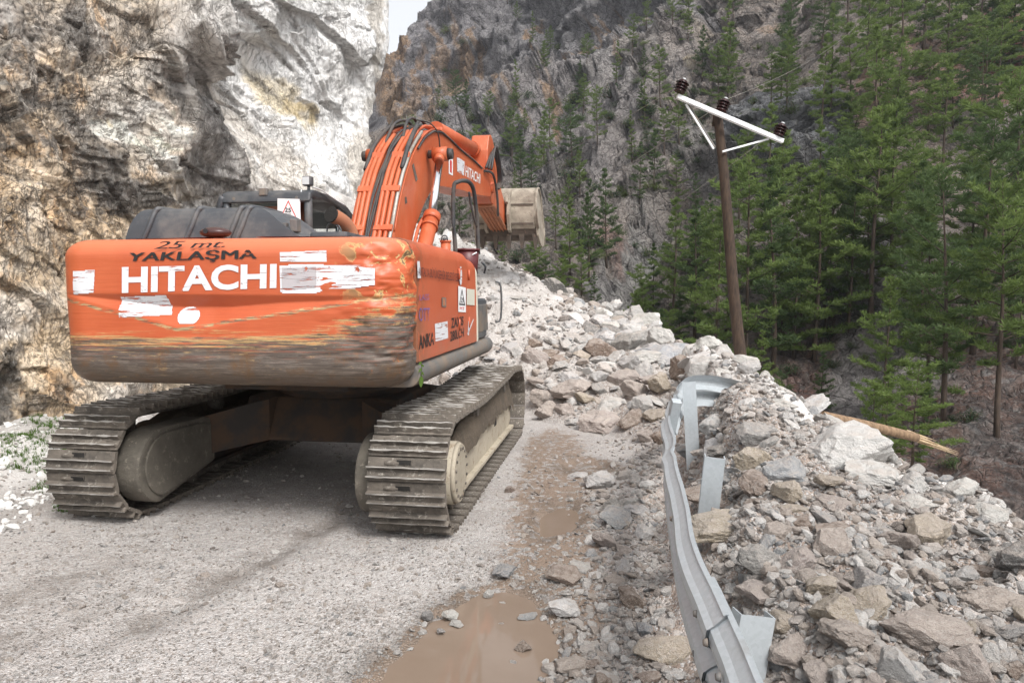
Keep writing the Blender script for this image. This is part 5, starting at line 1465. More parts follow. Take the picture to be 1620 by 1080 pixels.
# ================================================================== GUARDRAIL
def guardrail():
    # centre line of the beam (x, y, z of the middle, lean to the right in degrees)
    ctl = [(.62, -3.0, .58, 0), (.63, -.5, .58, 0), (.655, 1.0, .59, 0), (.67, 1.9, .59, 1), (.735, 2.6, .60, 1), (.85, 3.4, .62, 1), (1.00, 4.2, .65, 0), (1.13, 4.9, .68, -2), (1.26, 5.5, .71, -4), (1.45, 6.2, .76, -4), (1.68, 6.85, .81, -3), (1.82, 7.05, .82, 0), (2.05, 7.14, .80, 5), (2.40, 7.22, .70, 8), (2.80, 7.28, .54, 15)]
    ctl = np.array(ctl)
    sg = np.r_[0, np.cumsum(np.linalg.norm(np.diff(ctl[:, :3], axis=0), axis=1))]
    L = sg[-1]
    def c(s):
        # smooth by averaging neighbours
        w = 0; acc = np.zeros(4)
        for ds in (-.22, -.11, 0, .11, .22):
            ss = min(max(s + ds, 0), L); acc += np.array([np.interp(ss, sg, ctl[:, k]) for k in range(4)]); w += 1
        return acc / w
    # W section: (depth towards the road, height)
    W = [(.012, .150), (.0, .156), (.014, .140), (.042, .112), (.064, .098), (.068, .072), (.064, .047), (.040, .028), (.008, .012), (.002, 0), (.008, -.012), (.040, -.028), (.064, -.047), (.068, -.072), (.064, -.098), (.042, -.112), (.014, -.140), (.0, -.156), (.012, -.150)]
    def beam(s0, s1, off, name, dz=0.0):
        n = max(8, int((s1 - s0) / .05)); rows = []
        for k in range(n + 1):
            s = s0 + (s1 - s0) * k / n; p = c(s); q = c(min(L, s + .05)) - c(max(0, s - .05)); t = Vector((q[0], q[1], q[2])).normalized()
            rt = t.cross(Vector((0, 0, 1))).normalized()          # to the right of travel, away from the road
            up = rt.cross(t).normalized()
            a = R(p[3]); rt2 = rt * math.cos(a) - up * math.sin(a); up2 = up * math.cos(a) + rt * math.sin(a)
            wob = .010 * math.sin(s * 5.1) + .022 * math.exp(-((s - 8.6) / .10) ** 2) - .018 * math.exp(-((s - 7.4) / .10) ** 2) + .02 * math.exp(-((s - 9.3) / .08) ** 2) + .003 * vnoise(np.array([[s * 4, 0, 0]]), 5)[0]
            flat = 1 - .5 * math.exp(-((s - 9.6) / .5) ** 2)
            row = []
            for d, h in W:
                row.append(Vector(p[:3]) + rt2 * (-d * flat + off + wob * (1 if h > 0 else .3)) + up2 * (h + dz))
            for d, h in W[::-1]:
                row.append(Vector(p[:3]) + rt2 * (-d * flat + off + .006 + wob * (1 if h > 0 else .3)) + up2 * (h + dz))
            rows.append([tuple(v) for v in row] + [tuple(row[0])])
        return link(name, grid_mesh(name, np.array(rows), False), M['galv'], GR)
    GR = empty("guardrail", (c(3)[0], c(3)[1], 0), 0, "bent galvanised steel guardrail pushed over by rubble along the road edge", "guardrail")
    ox = np.array(GR.location)
    beams = [beam(0.0, 5.55, 0, "rail_beam"), beam(5.25, 9.2, -.012, "rail_beam"), beam(9.0, L, 0, "rail_beam")]
    for b in beams: b.location = -GR.location
    def bolt(s, h):
        p = c(s); q = c(s + .05) - c(s - .05); t = Vector(q[:3]).normalized(); rt = t.cross(Vector((0, 0, 1))).normalized()
        m = MB(); o = Vector(p[:3]) - rt * .068 + Vector((0, 0, h)); m.cyl(o, o - rt * .014, .015, .010, n=10); b = m.build("bolt", M['deck_grey'], GR); b.location = -GR.location
    for s in (5.02, 5.22, 5.42, 6.4, 7.9, 9.05, 9.2):
        for h in (.072, -.072): bolt(s, h)
    def post(x, y, zt, zb, lean, rz, wdt=.12, dep=.07, lb=None):
        m = MB(); t = .006
        # C-shaped section
        sec = [(-wdt / 2, 0), (wdt / 2, 0), (wdt / 2, dep), (wdt / 2 - t, dep), (wdt / 2 - t, t), (-wdt / 2 + t, t), (-wdt / 2 + t, dep), (-wdt / 2, dep)]
        m.prism(sec, zb, zt, 0, axis='z')
        o = m.build("post", M['galv'], GR, label=lb); o.location = Vector((x, y, 0)) - GR.location; o.rotation_euler = (R(lean[0]), R(lean[1]), R(rz))
        return o
    post(1.17, 4.30, .80, -.3, (4, 5), -12, .12, .07)
    post(1.66, 6.35, .98, -.1, (-3, -4), -14, .12, .07)
    post(.91, 2.75, .50, -.4, (-2, 10), 8, .15, .08)
    post(.78, .9, .75, -.4, (0, 0), 0)
    post(.76, -1.6, .75, -.4, (0, 0), 0)
    m = MB(); m.box(1.20, 1.27, 5.35, 5.42, .72, .98, .004, rot=Euler((.35, .1, 0))); o = m.build("spacer", M['galv'], GR); o.location = -GR.location
guardrail()

# ================================================================== POWER POLE
def pole():
    base = at_depth(1180, 640, 13.0); topp = at_depth(1134, 178, 13.6)
    axis = (topp - base); Lp = np.linalg.norm(axis); down = base - axis / Lp * 2.2
    P = empty("power_pole", tuple(down), 0, "leaning brown wooden power pole with white crossarm and three dark insulators", "power pole")
    o3 = Vector(down)
    m = MB(); pts = [Vector(down + (topp - down) * t) - o3 + Vector((.02 * math.sin(t * 9), 0, 0)) for t in np.linspace(0, 1, 14)]
    m.tube(pts, (.125, .085), 16); m.build("pole_shaft", M['pole'], P)
    # splintered top
    m = MB()
    for k in range(7):
        a = k * .9; r_ = .06; q = Vector(topp) - o3 + Vector((r_ * math.cos(a), r_ * math.sin(a), 0)); m.cyl(q - Vector((0, 0, .25)), q + Vector((0, 0, .02 + .03 * (k % 3))), .035, .01, n=5)
    m.build("split_top", M['fresh_wood'] if False else M['pole'], P)
    yb = 13.35
    a = at_depth(1069, 156, 13.25); b = at_depth(1234, 226, 13.6)
    def bar(p, q, w, name, mat='white_steel', parent=P):
        p, q = Vector(p) - o3, Vector(q) - o3; d = q - p; m = MB(); m.box(-w / 2, w / 2, -w / 2, w / 2, -d.length / 2, d.length / 2, .006)
        m.bm.transform(Matrix.Translation((p + q) / 2) @ d.to_track_quat('Z', 'Y').to_matrix().to_4x4()); return m.build(name, M[mat], parent)
    off = np.array([0, -.14, 0])
    bar(a + off, b + off, .08, "crossarm")
    bar(at_depth(1085, 165, 13.2), at_depth(1129, 236, 13.3), .035, "brace"); bar(at_depth(1089, 166, 13.25), at_depth(1131, 233, 13.35), .03, "brace", 'deck_grey')
    bar(at_depth(1216, 220, 13.5), at_depth(1143, 240, 13.35), .035, "brace")
    d = (b - a) / np.linalg.norm(b - a); up = np.cross(np.array([0, 1., 0]), d); up = up if up[2] > 0 else -up; up /= np.linalg.norm(up)
    for px, py, dep in ((1074, 148, 13.1), (1140, 178, 13.35), (1230, 217, 13.45)):
        q = at_depth(px, py, dep)
        I = MB(); o_ = Vector(q) - o3; u_ = Vector(up + np.array([.1, 0, .25])).normalized()
        hgt = .215
        for k in range(4):
            p0 = o_ + u_ * (.03 + k * hgt / 4); I.cyl(p0, p0 + u_ * .024, .108 + .006 * k, .092, n=20); I.cyl(p0 + u_ * .024, p0 + u_ * .046, .080, .080, n=16)
        I.cyl(o_ + u_ * (.03 + hgt), o_ + u_ * (.05 + hgt), .055, .035, n=16)
        ins = I.build("insulator", M['porcelain'], P)
        C_ = MB(); C_.cyl(o_ + u_ * (.05 + hgt), o_ + u_ * (.07 + hgt), .045, .03, n=12); C_.build("metal_cap", M['white_steel'], ins)
    # wires
    def wire(p, q, sag, lab, r=.011):
        pts = [Vector(p) * (1 - t) + Vector(q) * t - Vector((0, 0, sag * 4 * t * (1 - t))) for t in np.linspace(0, 1, 30)]
        m = MB(); m.tube(pts, r, 5); me = m.mesh("power_wire"); me.materials.append(M['steel_light']); tag(link("power_wire", me), lab, "wire", "slack wires strung from the leaning power pole")
    wire(at_depth(1077, 134, 13.1), at_depth(560, 330, 75), 2.0, "highest of the slack wires crossing the valley to the far slope", .005)
    wire(at_depth(1143, 164, 13.3), at_depth(560, 395, 72), 2.5, "middle slack wire crossing the valley below the highest one", .005)
    wire(at_depth(1233, 203, 13.4), at_depth(700, 420, 70), 3.0, "lowest slack wire crossing the valley from the outer insulator", .005)
    wire(at_depth(1143, 160, 13.3), at_depth(1420, -60, 60), 1.5, "slack wire rising from the middle insulator toward the wooded slope", .004)
pole()
def log():
    a = at_depth(1300, 658, 7.6); b = at_depth(1450, 692, 7.9); c = at_depth(1520, 716, 8.0)
    O_ = Vector(a); P = empty("broken_pole", tuple(a), 0, "splintered end of a snapped wooden pole sticking out past the white boulder", "broken pole")
    m = MB(); m.tube([Vector(a) - O_, Vector((a + b) / 2) - O_ + Vector((0, 0, .01)), Vector(b) - O_], (.058, .050), 14, 5); m.build("pole_shaft", M['bark_tan'], P)
    d = Vector(c - b); rr = random.Random(4)
    up = Vector((0, 0, 1)); sd = d.cross(up).normalized()
    m = MB()
    for k in range(30):
        ang = rr.uniform(0, 6.28); r_ = .042 * rr.random() ** .5
        p = Vector(b) - O_ + (up * math.sin(ang) + sd * math.cos(ang)) * r_
        m.cyl(p - d.normalized() * .12, p + d * rr.uniform(.25, 1.0) * (1.0 if math.sin(ang) < .3 else .55), .014, .002, n=4)
    m.build("splinters", M['fresh_wood'], P)
log()

# ================================================================== ROCKS
def ico(sub):
    bm = bmesh.new(); bmesh.ops.create_icosphere(bm, subdivisions=sub, radius=1.0)
    V = np.array([v.co[:] for v in bm.verts]); Fc = [tuple(v.index for v in f.verts) for f in bm.faces]; bm.free(); return V, Fc
ICO = {k: ico(k) for k in (1, 2, 3, 4, 5)}
def rock_shape(seed, sub, nplane=15, sharp=26, asp=(1, .8, .62), rough=.05, mats='rock'):
    rs = np.random.RandomState(seed); V, Fc = ICO[sub]
    N = rs.normal(size=(nplane, 3)); N /= np.linalg.norm(N, axis=1, keepdims=True)
    # spread the fracture planes
    for _ in range(12):
        D = N[:, None] - N[None]; q = (D ** 2).sum(-1) + 1e-3; N = N + .03 * (D / q[..., None] ** 1.5).sum(1); N /= np.linalg.norm(N, axis=1, keepdims=True)
    dd = rs.uniform(.55, 1.0, nplane)
    dots = np.clip(V @ N.T, 0, None) / dd
    r = 1.0 / (np.power(dots, sharp).sum(1) ** (1.0 / sharp) + 1e-6)
    r = np.clip(r, 0, 1.35)
    P = V * r[:, None]
    if sub >= 3:
        fv, _ = facets(P * 2.6 + seed, 900 + seed, 1.2)
        P = P * (1 + rough * (1.3 * fv + 1.0 * fbm(P * 2.5 + seed, 4, seed) + .25 * ridged(P * 9, 2, seed + 5)))[:, None]
    P = P * np.array(asp)
    P /= np.abs(P).max()
    me = mesh("rock", P, Fc, smooth=False)
    me.materials.append(M[mats]); return me
BIG = [rock_shape(500 + k, 4, 10 + k % 5, 90, ((1, .85, .6), (1, .7, .8), (1, .9, .45), (1, .6, .5), (1, .8, .7))[k % 5], .045) for k in range(14)]
MED = [rock_shape(600 + k, 3, 9 + k % 5, 50, ((1, .85, .6), (1, .7, .8), (1, .9, .4), (1, .6, .5))[k % 4], .04) for k in range(16)]
HERO = {}
ROCKCOL = {'pale grey': (.54, .525, .51), 'blue grey': (.31, .325, .34), 'pinkish brown': (.385, .325, .29), 'tan': (.44, .37, .29), 'white': (.66, .645, .62), 'dark grey': (.17, .165, .16), 'brown': (.245, .18, .14), 'grey': (.36, .345, .33)}
def hpt(x, y): return float(H(np.array(x), np.array(y)))
def ground_hit(px, py):
    d = rays(px, py); lo, hi = None, None
    ts = np.concatenate([np.arange(1.5, 12, .02), np.arange(12, 30, .08)])
    P = _C + d * ts[:, None]; hz = H(P[:, 0], P[:, 1])
    k = np.argmax(P[:, 2] < hz)
    return P[k], ts[k]
NR = 0
PLACED = []
def place_rock(P, r, col, label, group, me, rot=None, squash=1.0):
    o = link("rock", me, None, None, tuple(P)); o.scale = (r, r, r * squash)
    o.rotation_euler = rot if rot is not None else (random.uniform(-.5, .5), random.uniform(-.5, .5), random.uniform(0, 6.28))
    c = ROCKCOL[col]; j = random.uniform(.88, 1.12)
    o.color = (c[0] * j, c[1] * j, c[2] * j * random.uniform(.97, 1.03), 1)
    tag(o, label, "rock", group); PLACED.append((P[0], P[1], r)); return o
# boulders one can point to: (px, py of the centre, width in photo px, squash, colour, label)
HB = [
 (1345, 712, 165, .80, 'white', "huge white boulder at the rim of the rubble beside the broken pole"),
 (1402, 752, 120, .55, 'white', "long white slab running down the rim just below the huge white boulder"),
 (1452, 800, 80, .45, 'white', "lower white slab at the rim, half sunk in white scree"),
 (1256, 752, 98, .55, 'blue grey', "long flat-topped blue-grey rock lying just below the huge white boulder"),
 (1196, 728, 78, .80, 'tan', "rounded tan rock between the blue-grey rock and the guardrail"),
 (1200, 688, 72, .60, 'grey', "flat grey slab above the rounded tan rock behind the guardrail"),
 (1150, 838, 118, .60, 'tan', "broad tan boulder hard against the back of the guardrail"),
 (1140, 790, 100, .45, 'brown', "brown wedge rock resting on the broad tan boulder by the guardrail"),
 (1150, 750, 42, 1.2, 'blue grey', "upright pointed grey rock standing behind the guardrail post"),
 (1102, 712, 66, .62, 'blue grey', "blue-grey rock leaning over the guardrail top"),
 (1148, 712, 52, .45, 'dark grey', "dark slate-coloured flat rock behind the leaning blue-grey rock"),
 (1056, 1030, 104, .95, 'tan', "big tan boulder on the road side of the near guardrail"),
 (1265, 1034, 92, .70, 'pinkish brown', "large smooth-faced brown boulder behind the near guardrail"),
 (1245, 985, 70, .70, 'tan', "tan boulder tucked behind the large smooth-faced one"),
 (1208, 1000, 52, 1.0, 'brown', "narrow upright brown rock next to the near guardrail post"),
 (1330, 842, 76, .35, 'brown', "long brown slab tilted down the middle of the rubble bank"),
 (1368, 888, 40, .9, 'grey', "grey tapering slab just under the tilted brown slab"),
 (1278, 832, 52, .70, 'brown', "dark brown blocky rock above the small blue cube rock"),
 (1237, 876, 28, .9, 'blue grey', "small cube-shaped blue-grey rock in the middle of the rubble bank"),
 (1232, 845, 50, .80, 'pinkish brown', "brown blocky rock beside the small cube-shaped one"),
 (1255, 808, 58, .50, 'tan', "flat tan rock below the long blue-grey rock"),
 (1318, 760, 34, .7, 'blue grey', "small pale blue rock right of the long blue-grey rock"),
 (1325, 795, 52, .7, 'pinkish brown', "brown rock half sunk under the white boulder"),
 (1400, 838, 40, .6, 'grey', "grey wedge on the rubble bank under the white scree"),
 (1432, 856, 16, .8, 'white', "tiny white cube rock on brown rubble below the scree"),
 (1610, 878, 62, .85, 'grey', "rounded grey boulder at the far rim of the rubble bank"),
 (1585, 960, 110, .55, 'pinkish brown', "broad flat brown boulder on the rubble bank near the rounded grey one"),
 (1480, 1000, 150, .45, 'pinkish brown', "very large brown slab half buried in the nearest rubble"),
 (1448, 1065, 56, .5, 'white', "whitish pink stone in the nearest rubble beside the buried slab"),
 (1565, 905, 46, .6, 'brown', "dark-sided rock above the broad flat brown boulder"),
 (1414, 925, 36, .7, 'pale grey', "pale rock on the lower rubble bank above the buried slab"),
 (1062, 566, 118, .42, 'blue grey', "broad blue-grey slab on the crest of the landslide heap"),
 (1085, 578, 60, .80, 'brown', "brown broken end of rock under the broad crest slab"),
 (1112, 584, 58, 1.0, 'pale grey', "pale grey boulder on the crest just behind the guardrail bend"),
 (1050, 570, 26, 1.1, 'white', "white shard standing in front of the broad crest slab"),
 (968, 512, 34, 1.5, 'white', "tall white pointed rock highest on the landslide crest"),
 (955, 530, 44, 1.1, 'pale grey', "blocky pale rock at the foot of the tall white one"),
 (985, 535, 40, .8, 'brown', "brown block next to the tall white rock on the crest"),
 (1000, 520, 40, .8, 'white', "white rock capping the crest next to the brown block"),
 (1015, 530, 34, .6, 'pale grey', "low pale rock on the crest before the broad slab"),
 (902, 512, 26, .9, 'pale grey', "lone pale boulder where the upper landslide crest ends"),
 (845, 562, 54, .75, 'pinkish brown', "brown-faced boulder in the middle of the landslide heap"),
 (878, 572, 40, 1.0, 'brown', "dark cracked boulder beside the brown-faced one"),
 (962, 668, 88, .72, 'pinkish brown', "large brown boulder at the foot of the landslide heap"),
 (868, 648, 50, .7, 'pinkish brown', "brown boulder at the toe of the heap nearest the excavator"),
 (893, 650, 34, .9, 'pinkish brown', "rounded brown rock beside the toe boulder"),
 (905, 600, 60, .5, 'pale grey', "flat pale slab on the middle of the heap"),
 (990, 600, 60, .6, 'pinkish brown', "long brown rock above the large boulder of the heap foot"),
 (960, 578, 44, .8, 'white', "whitish block in the middle of the heap below the crest"),
 (1040, 600, 56, .7, 'pinkish brown', "mud-covered brown boulder under the broad crest slab"),
 (1040, 655, 44, .9, 'tan', "tan boulder between the heap foot and the guardrail"),
 (1028, 690, 44, .8, 'pinkish brown', "brown boulder in front of the guardrail bend"),
 (912, 668, 36, .5, 'pale grey', "pale flat rock left of the large brown boulder"),
 (820, 470, 34, .6, 'pale grey', "pale slab high on the landslide slope behind the excavator"),
 (795, 440, 60, .55, 'white', "big white slab at the very top of the landslide slope"),
 (790, 470, 44, .6, 'pale grey', "flat pale rock below the top white slab"),
 (945, 765, 58, .75, 'pale grey', "whitish angular rock on the road beside the puddled track"),
 (915, 752, 34, .5, 'white', "low white stone left of the whitish angular rock"),
 (972, 802, 46, .9, 'grey', "grey block between road and rubble below the whitish rock"),
 (1010, 812, 50, .5, 'pale grey', "flat pale rock by the guardrail foot"),
 (1035, 832, 30, .6, 'blue grey', "bluish flat rock in front of the guardrail"),
 (998, 795, 30, .6, 'white', "small white rock among grey ones near the guardrail"),
 (892, 920, 56, .60, 'brown', "dark brown rock on the grey gravel fringe near the big puddle"),
 (920, 898, 40, .7, 'pale grey', "pale rock behind the dark brown rock on the gravel fringe"),
 (796, 910, 40, .65, 'blue grey', "grey-blue rock at the top end of the big puddle"),
 (893, 972, 56, .65, 'white', "whitish flat rock on mud right of the big puddle"),
 (968, 966, 34, .4, 'blue grey', "thin blue-grey flake on brown mud"),
 (835, 985, 34, .6, 'blue grey', "wet grey rock at the right edge of the big puddle"),
 (712, 983, 28, .75, 'white', "white rock standing in the big puddle"),
 (674, 982, 22, 1.0, 'grey', "small grey rock at the left rim of the big puddle"),
 (720, 997, 28, .4, 'pale grey', "flat pale stone just below the white rock in the puddle"),
 (697, 1008, 16, .7, 'grey', "tiny grey stone in the puddle water"),
 (827, 1034, 28, .75, 'brown', "dark purple-brown rock standing in the puddle water"),
 (773, 948, 16, .8, 'white', "small white cube stone at the puddle head"),
 (790, 966, 20, .4, 'white', "little white flat stone on the puddle mud"),
 (813, 1060, 16, .5, 'grey', "small wet grey stone lowest in the puddle"),
 (806, 775, 20, .9, 'brown', "single brown clod on the road beside the right crawler track"),
]
for k, (px, py, wd, sq, col, lab) in enumerate(HB):
    P, t = ground_hit(px, py + wd * sq * .22)
    r = wd / FPX * t * .52
    P = P + np.array([0, r * .45, r * sq * .22 + (.035 if 'puddle' in lab else 0)])
    me = (BIG if wd > 26 else MED)[(k * 5) % (14 if wd > 26 else 16)]
    place_rock(P, r, col, lab, None, me, (random.uniform(-.2, .2), random.uniform(-.2, .2), random.uniform(-.5, .5) + (math.pi if k % 2 else 0)), min(1.25, .75 * sq / .6))
NHAND = len(PLACED)

# the rest of the rubble: sizes follow a power law; the largest in view are things, the remainder one mass
rs = np.random.RandomState(5)
cand = []
def zone_name(x, y, px, py):
    if y > 9.0 and x < 2.6: 
        return ("high on the landslide slope behind the excavator" if y > 14.5 else "on the middle of the landslide heap" if y > 11.5 else "at the foot of the landslide heap")
    t = x - rail_x(y)
    if t < 0: return "on the road side of the guardrail" if y < 6 else "before the guardrail bend"
    if x > 2.35: return "on the white scree rim of the rubble bank"
    return "on the rubble bank behind the near guardrail" if y < 3.6 else "on the rubble bank behind the guardrail posts" if y < 5.4 else "on the rubble bank inside the guardrail bend"
def sample_field(n, seed, rmin, rmax, alpha, fn):
    q = np.random.RandomState(seed)
    out = []
    while len(out) < n:
        m_ = 40000
        y = np.exp(q.uniform(math.log(1.4), math.log(20), m_)); x = q.uniform(-1.15, 1.15, m_) * (y + 1.2)
        r = rmin * (1 - q.rand(m_) * (1 - (rmin / rmax) ** alpha)) ** (-1 / alpha)
        ok = q.rand(m_) < fn(x, y, r)
        for a in np.nonzero(ok)[0]: out.append((x[a], y[a], r[a]))
    return np.array(out[:n])
def deb_density(x, y, r):
    sh, scat, heap, t, w = heap_parts(x, y)
    d = np.clip(np.maximum(sstep(.0, .25, t) * (x < 4.2), sstep(.03, .3, heap) * (x > -3.5)), 0, 1)
    fr = sstep(-.95, -.1, t + .25 * w) * sstep(1.2, 2.5, y) * .75
    ry = np.clip((.05 + .02 * y) / r, 0, 1) ** .5
    return np.clip(np.maximum(d, fr * (r < .05 + .02 * y)), 0, 1) * (y / 20) ** .35
cand = sample_field(6000, 21, .028, .26, 1.5, deb_density)
extra = sample_field(800, 22, .075, .36, 1.6, lambda x, y, r: deb_density(x, y, r) * (y > 8.6) * (y < 18) * (x > -1.6) * (x < 3) * (1 - .93 * sstep(1.1, .5, x) * sstep(11.5, 13, y)))
cand = np.r_[cand, extra]
# no two large ones in one place
cell = {}
for x, y, r in PLACED: cell.setdefault((int(x / .4), int(y / .4)), []).append((x, y, r))
keep = []
for i in np.argsort(-cand[:, 2]):
    x, y, r = cand[i]
    if y < 3.0 and r > .13: r = .13
    if r > .045 + .022 * y + .05 * (y > 8.6): r = .045 + .022 * y + .05 * (y > 8.6)
    if y > 12.5 and x < .8 and r > .11: r = .11
    if abs(x - rail_x(y)) < r + .10 and y < 7.6 and r > .03: continue
    if 7.0 < y < 7.5 and 1.7 < x < 2.9 and r > .08: continue
    lx, ly = (np.array([x, y, 0]) - EXO) @ EXX, (np.array([x, y, 0]) - EXO) @ EXY
    if abs(lx) < 1.75 and -2.3 < ly < 2.4: continue
    bad = False
    ci, cj = int(x / .4), int(y / .4)
    for a in (-1, 0, 1):
        for b in (-1, 0, 1):
            for (u1, v1, r1) in cell.get((ci + a, cj + b), ()):
                if (u1 - x) ** 2 + (v1 - y) ** 2 < (.62 * (r + r1)) ** 2: bad = True; break
            if bad: break
        if bad: break
    if bad: continue
    cell.setdefault((ci, cj), []).append((x, y, r)); keep.append((x, y, r))
keep = np.array(keep)
kz = H(keep[:, 0], keep[:, 1])
kp = np.array([project((x, y, z)) for (x, y, r), z in zip(keep, kz)])
app = keep[:, 2] / kp[:, 2] * ((kp[:, 0] > -20) & (kp[:, 0] < 1640) & (kp[:, 1] < 1110) & (kp[:, 0] > 560))
order = np.argsort(-app)
NTH = 222
STOPW = set('in on at of by with between lying hard resting leaning behind beside standing tucked next tilted just above half high highest where right left from under below capping before running'.split())
colnames = list(ROCKCOL)
wts = [.30, .10, .22, .08, .12, .03, .06, .09]
seen = {}
for k in order[:NTH]:
    x, y, r = keep[k]; z = kz[k]; px, py, t = kp[k]
    col = rs.choice(colnames, p=np.array(wts) / sum(wts))
    if y < 4.4 and rs.rand() < .55: col = rs.choice(['pinkish brown', 'brown', 'tan', 'pinkish brown'])
    if x > 2.2 and y > 3.6: col = rs.choice(['white', 'white', 'pale grey'])
    sq = rs.choice([.55, .8, 1.0]); w_ = r * 2 / t * FPX
    size = "large" if w_ > 48 else "fist-sized" if (r < .07) else "middling"
    shape = {.55: "flat", .8: "angular", 1.0: "blocky"}[sq]
    zn = zone_name(x, y, px, py)
    # name the nearest boulder one can find
    dmin = min(range(NHAND), key=lambda i: (PLACED[i][0] - x) ** 2 + (PLACED[i][1] - y) ** 2)
    hw = []
    for w0 in HB[dmin][5].split():
        if w0 in STOPW and len(hw) > 1: break
        hw.append(w0)
    hw = hw[:6]
    side_ = "beyond" if y > PLACED[dmin][1] else "before"
    lab = "%s %s %s rock %s the %s" % (size, shape, col, side_, " ".join(hw))
    place_rock((x, y, z + r * sq * .34), r, col, lab, "rubble rocks " + zn, (BIG if w_ > 34 else MED)[rs.randint(14 if w_ > 34 else 16)], None, sq)

def scatter(name, pts, rad, seed, variants, label, mat=None, squash=(.5, 1.0), tilt=3.14):
    """one mass of loose pieces: instances on points"""
    q = np.random.RandomState(seed); n = len(pts)
    me = bpy.data.meshes.new(name); me.vertices.add(n); me.vertices.foreach_set("co", np.asarray(pts, np.float32).reshape(-1))
    a = me.attributes.new("scl", 'FLOAT_VECTOR', 'POINT'); s3 = np.stack([rad * q.uniform(.8, 1.1, n), rad * q.uniform(.8, 1.1, n), rad * q.uniform(*squash, n)], -1); a.data.foreach_set("vector", s3.astype(np.float32).reshape(-1))
    a = me.attributes.new("rot", 'FLOAT_VECTOR', 'POINT'); rt = np.stack([q.uniform(-tilt, tilt, n) * .25, q.uniform(-tilt, tilt, n) * .25, q.uniform(0, 6.28, n)], -1); a.data.foreach_set("vector", rt.astype(np.float32).reshape(-1))
    a = me.attributes.new("vid", 'INT', 'POINT'); a.data.foreach_set("value", q.randint(0, len(variants), n).astype(np.int32))
    o = link(name, me)
    c = bpy.data.collections.new(name + "_kinds")
    for k, v in enumerate(variants):
        b = bpy.data.objects.new("piece_%02d" % k, v); c.objects.link(b)
    g = bpy.data.node_groups.new(name, 'GeometryNodeTree')
    g.interface.new_socket("Geometry", in_out='INPUT', socket_type='NodeSocketGeometry'); g.interface.new_socket("Geometry", in_out='OUTPUT', socket_type='NodeSocketGeometry')
    N, L = g.nodes, g.links
    gi, go = N.new("NodeGroupInput"), N.new("NodeGroupOutput")
    ip = N.new("GeometryNodeInstanceOnPoints"); ci = N.new("GeometryNodeCollectionInfo"); ci.inputs["Collection"].default_value = c
    ci.inputs["Separate Children"].default_value = True; ci.inputs["Reset Children"].default_value = True
    def at(nm, ty):
        x = N.new("GeometryNodeInputNamedAttribute"); x.data_type = ty; x.inputs["Name"].default_value = nm; return x.outputs["Attribute"]
    L.new(gi.outputs[0], ip.inputs["Points"]); L.new(ci.outputs[0], ip.inputs["Instance"]); ip.inputs["Pick Instance"].default_value = True
    L.new(at("vid", 'INT'), ip.inputs["Instance Index"]); L.new(at("rot", 'FLOAT_VECTOR'), ip.inputs["Rotation"]); L.new(at("scl", 'FLOAT_VECTOR'), ip.inputs["Scale"])
    L.new(ip.outputs[0], go.inputs[0])
    md = o.modifiers.new("scatter", 'NODES'); md.node_group = g
    return tag(o, label, kind="stuff")
SM = [rock_shape(700 + k, 3 if k < 4 else 2, 9 + k % 4, 60, ((1, .85, .6), (1, .7, .8), (1, .9, .4), (1, .6, .5))[k % 4], .03, 'gravel') for k in range(10)]
TINY = [rock_shape(800 + k, 1, 9, 60, ((1, .85, .6), (1, .7, .8), (1, .9, .45))[k % 3], .0, 'gravel') for k in range(8)]
rest = np.array(sorted(order[NTH:].tolist())); R3 = keep[rest]
pts = np.c_[R3[:, 0], R3[:, 1], kz[rest] + R3[:, 2] * .3]
scatter("loose_rubble", pts, R3[:, 2], 31, SM, "loose angular rubble covering the landslide")
sm = sample_field(60000, 41, .007, .05, 1.5, lambda x, y, r: deb_density(x, y, r) * (y / 20) ** .2 * (r > .0035 + .0018 * y))
sm = sm[np.abs(sm[:, 0] - rail_x(sm[:, 1])) > .05 * (sm[:, 1] < 7.6)]
scatter("small_rubble", np.c_[sm[:, 0], sm[:, 1], H(sm[:, 0], sm[:, 1]) + sm[:, 2] * .2], sm[:, 2], 43, SM[4:] + TINY, "small broken stones between the larger rocks")
def road_density(x, y, r):
    sh, scat, heap, t, w = heap_parts(x, y)
    pd = puddle_mask(x, y)
    n = fbm(P3(x, y, 1.4), 3, 81)
    d = (1 - sstep(-.35, .1, t)) * (y < 12) * (1 - .97 * sstep(-.08, .08, pd)) * (.45 + .6 * sstep(-.3, .4, n)) * (x > -5.6)
    return d * np.where(r > .011, .25 + .75 * sstep(-1.6, -.3, t) + .5 * sstep(-3.8, -4.4, x), 1.0) * (y / 20) ** .2 * (r > .0016 * y)
rg = sample_field(60000, 51, .0045, .035, 2.3, road_density)
scatter("road_gravel", np.c_[rg[:, 0], rg[:, 1], H(rg[:, 0], rg[:, 1]) + rg[:, 2] * .15], rg[:, 2], 53, TINY, "loose gravel chips on the road", squash=(.4, .8))
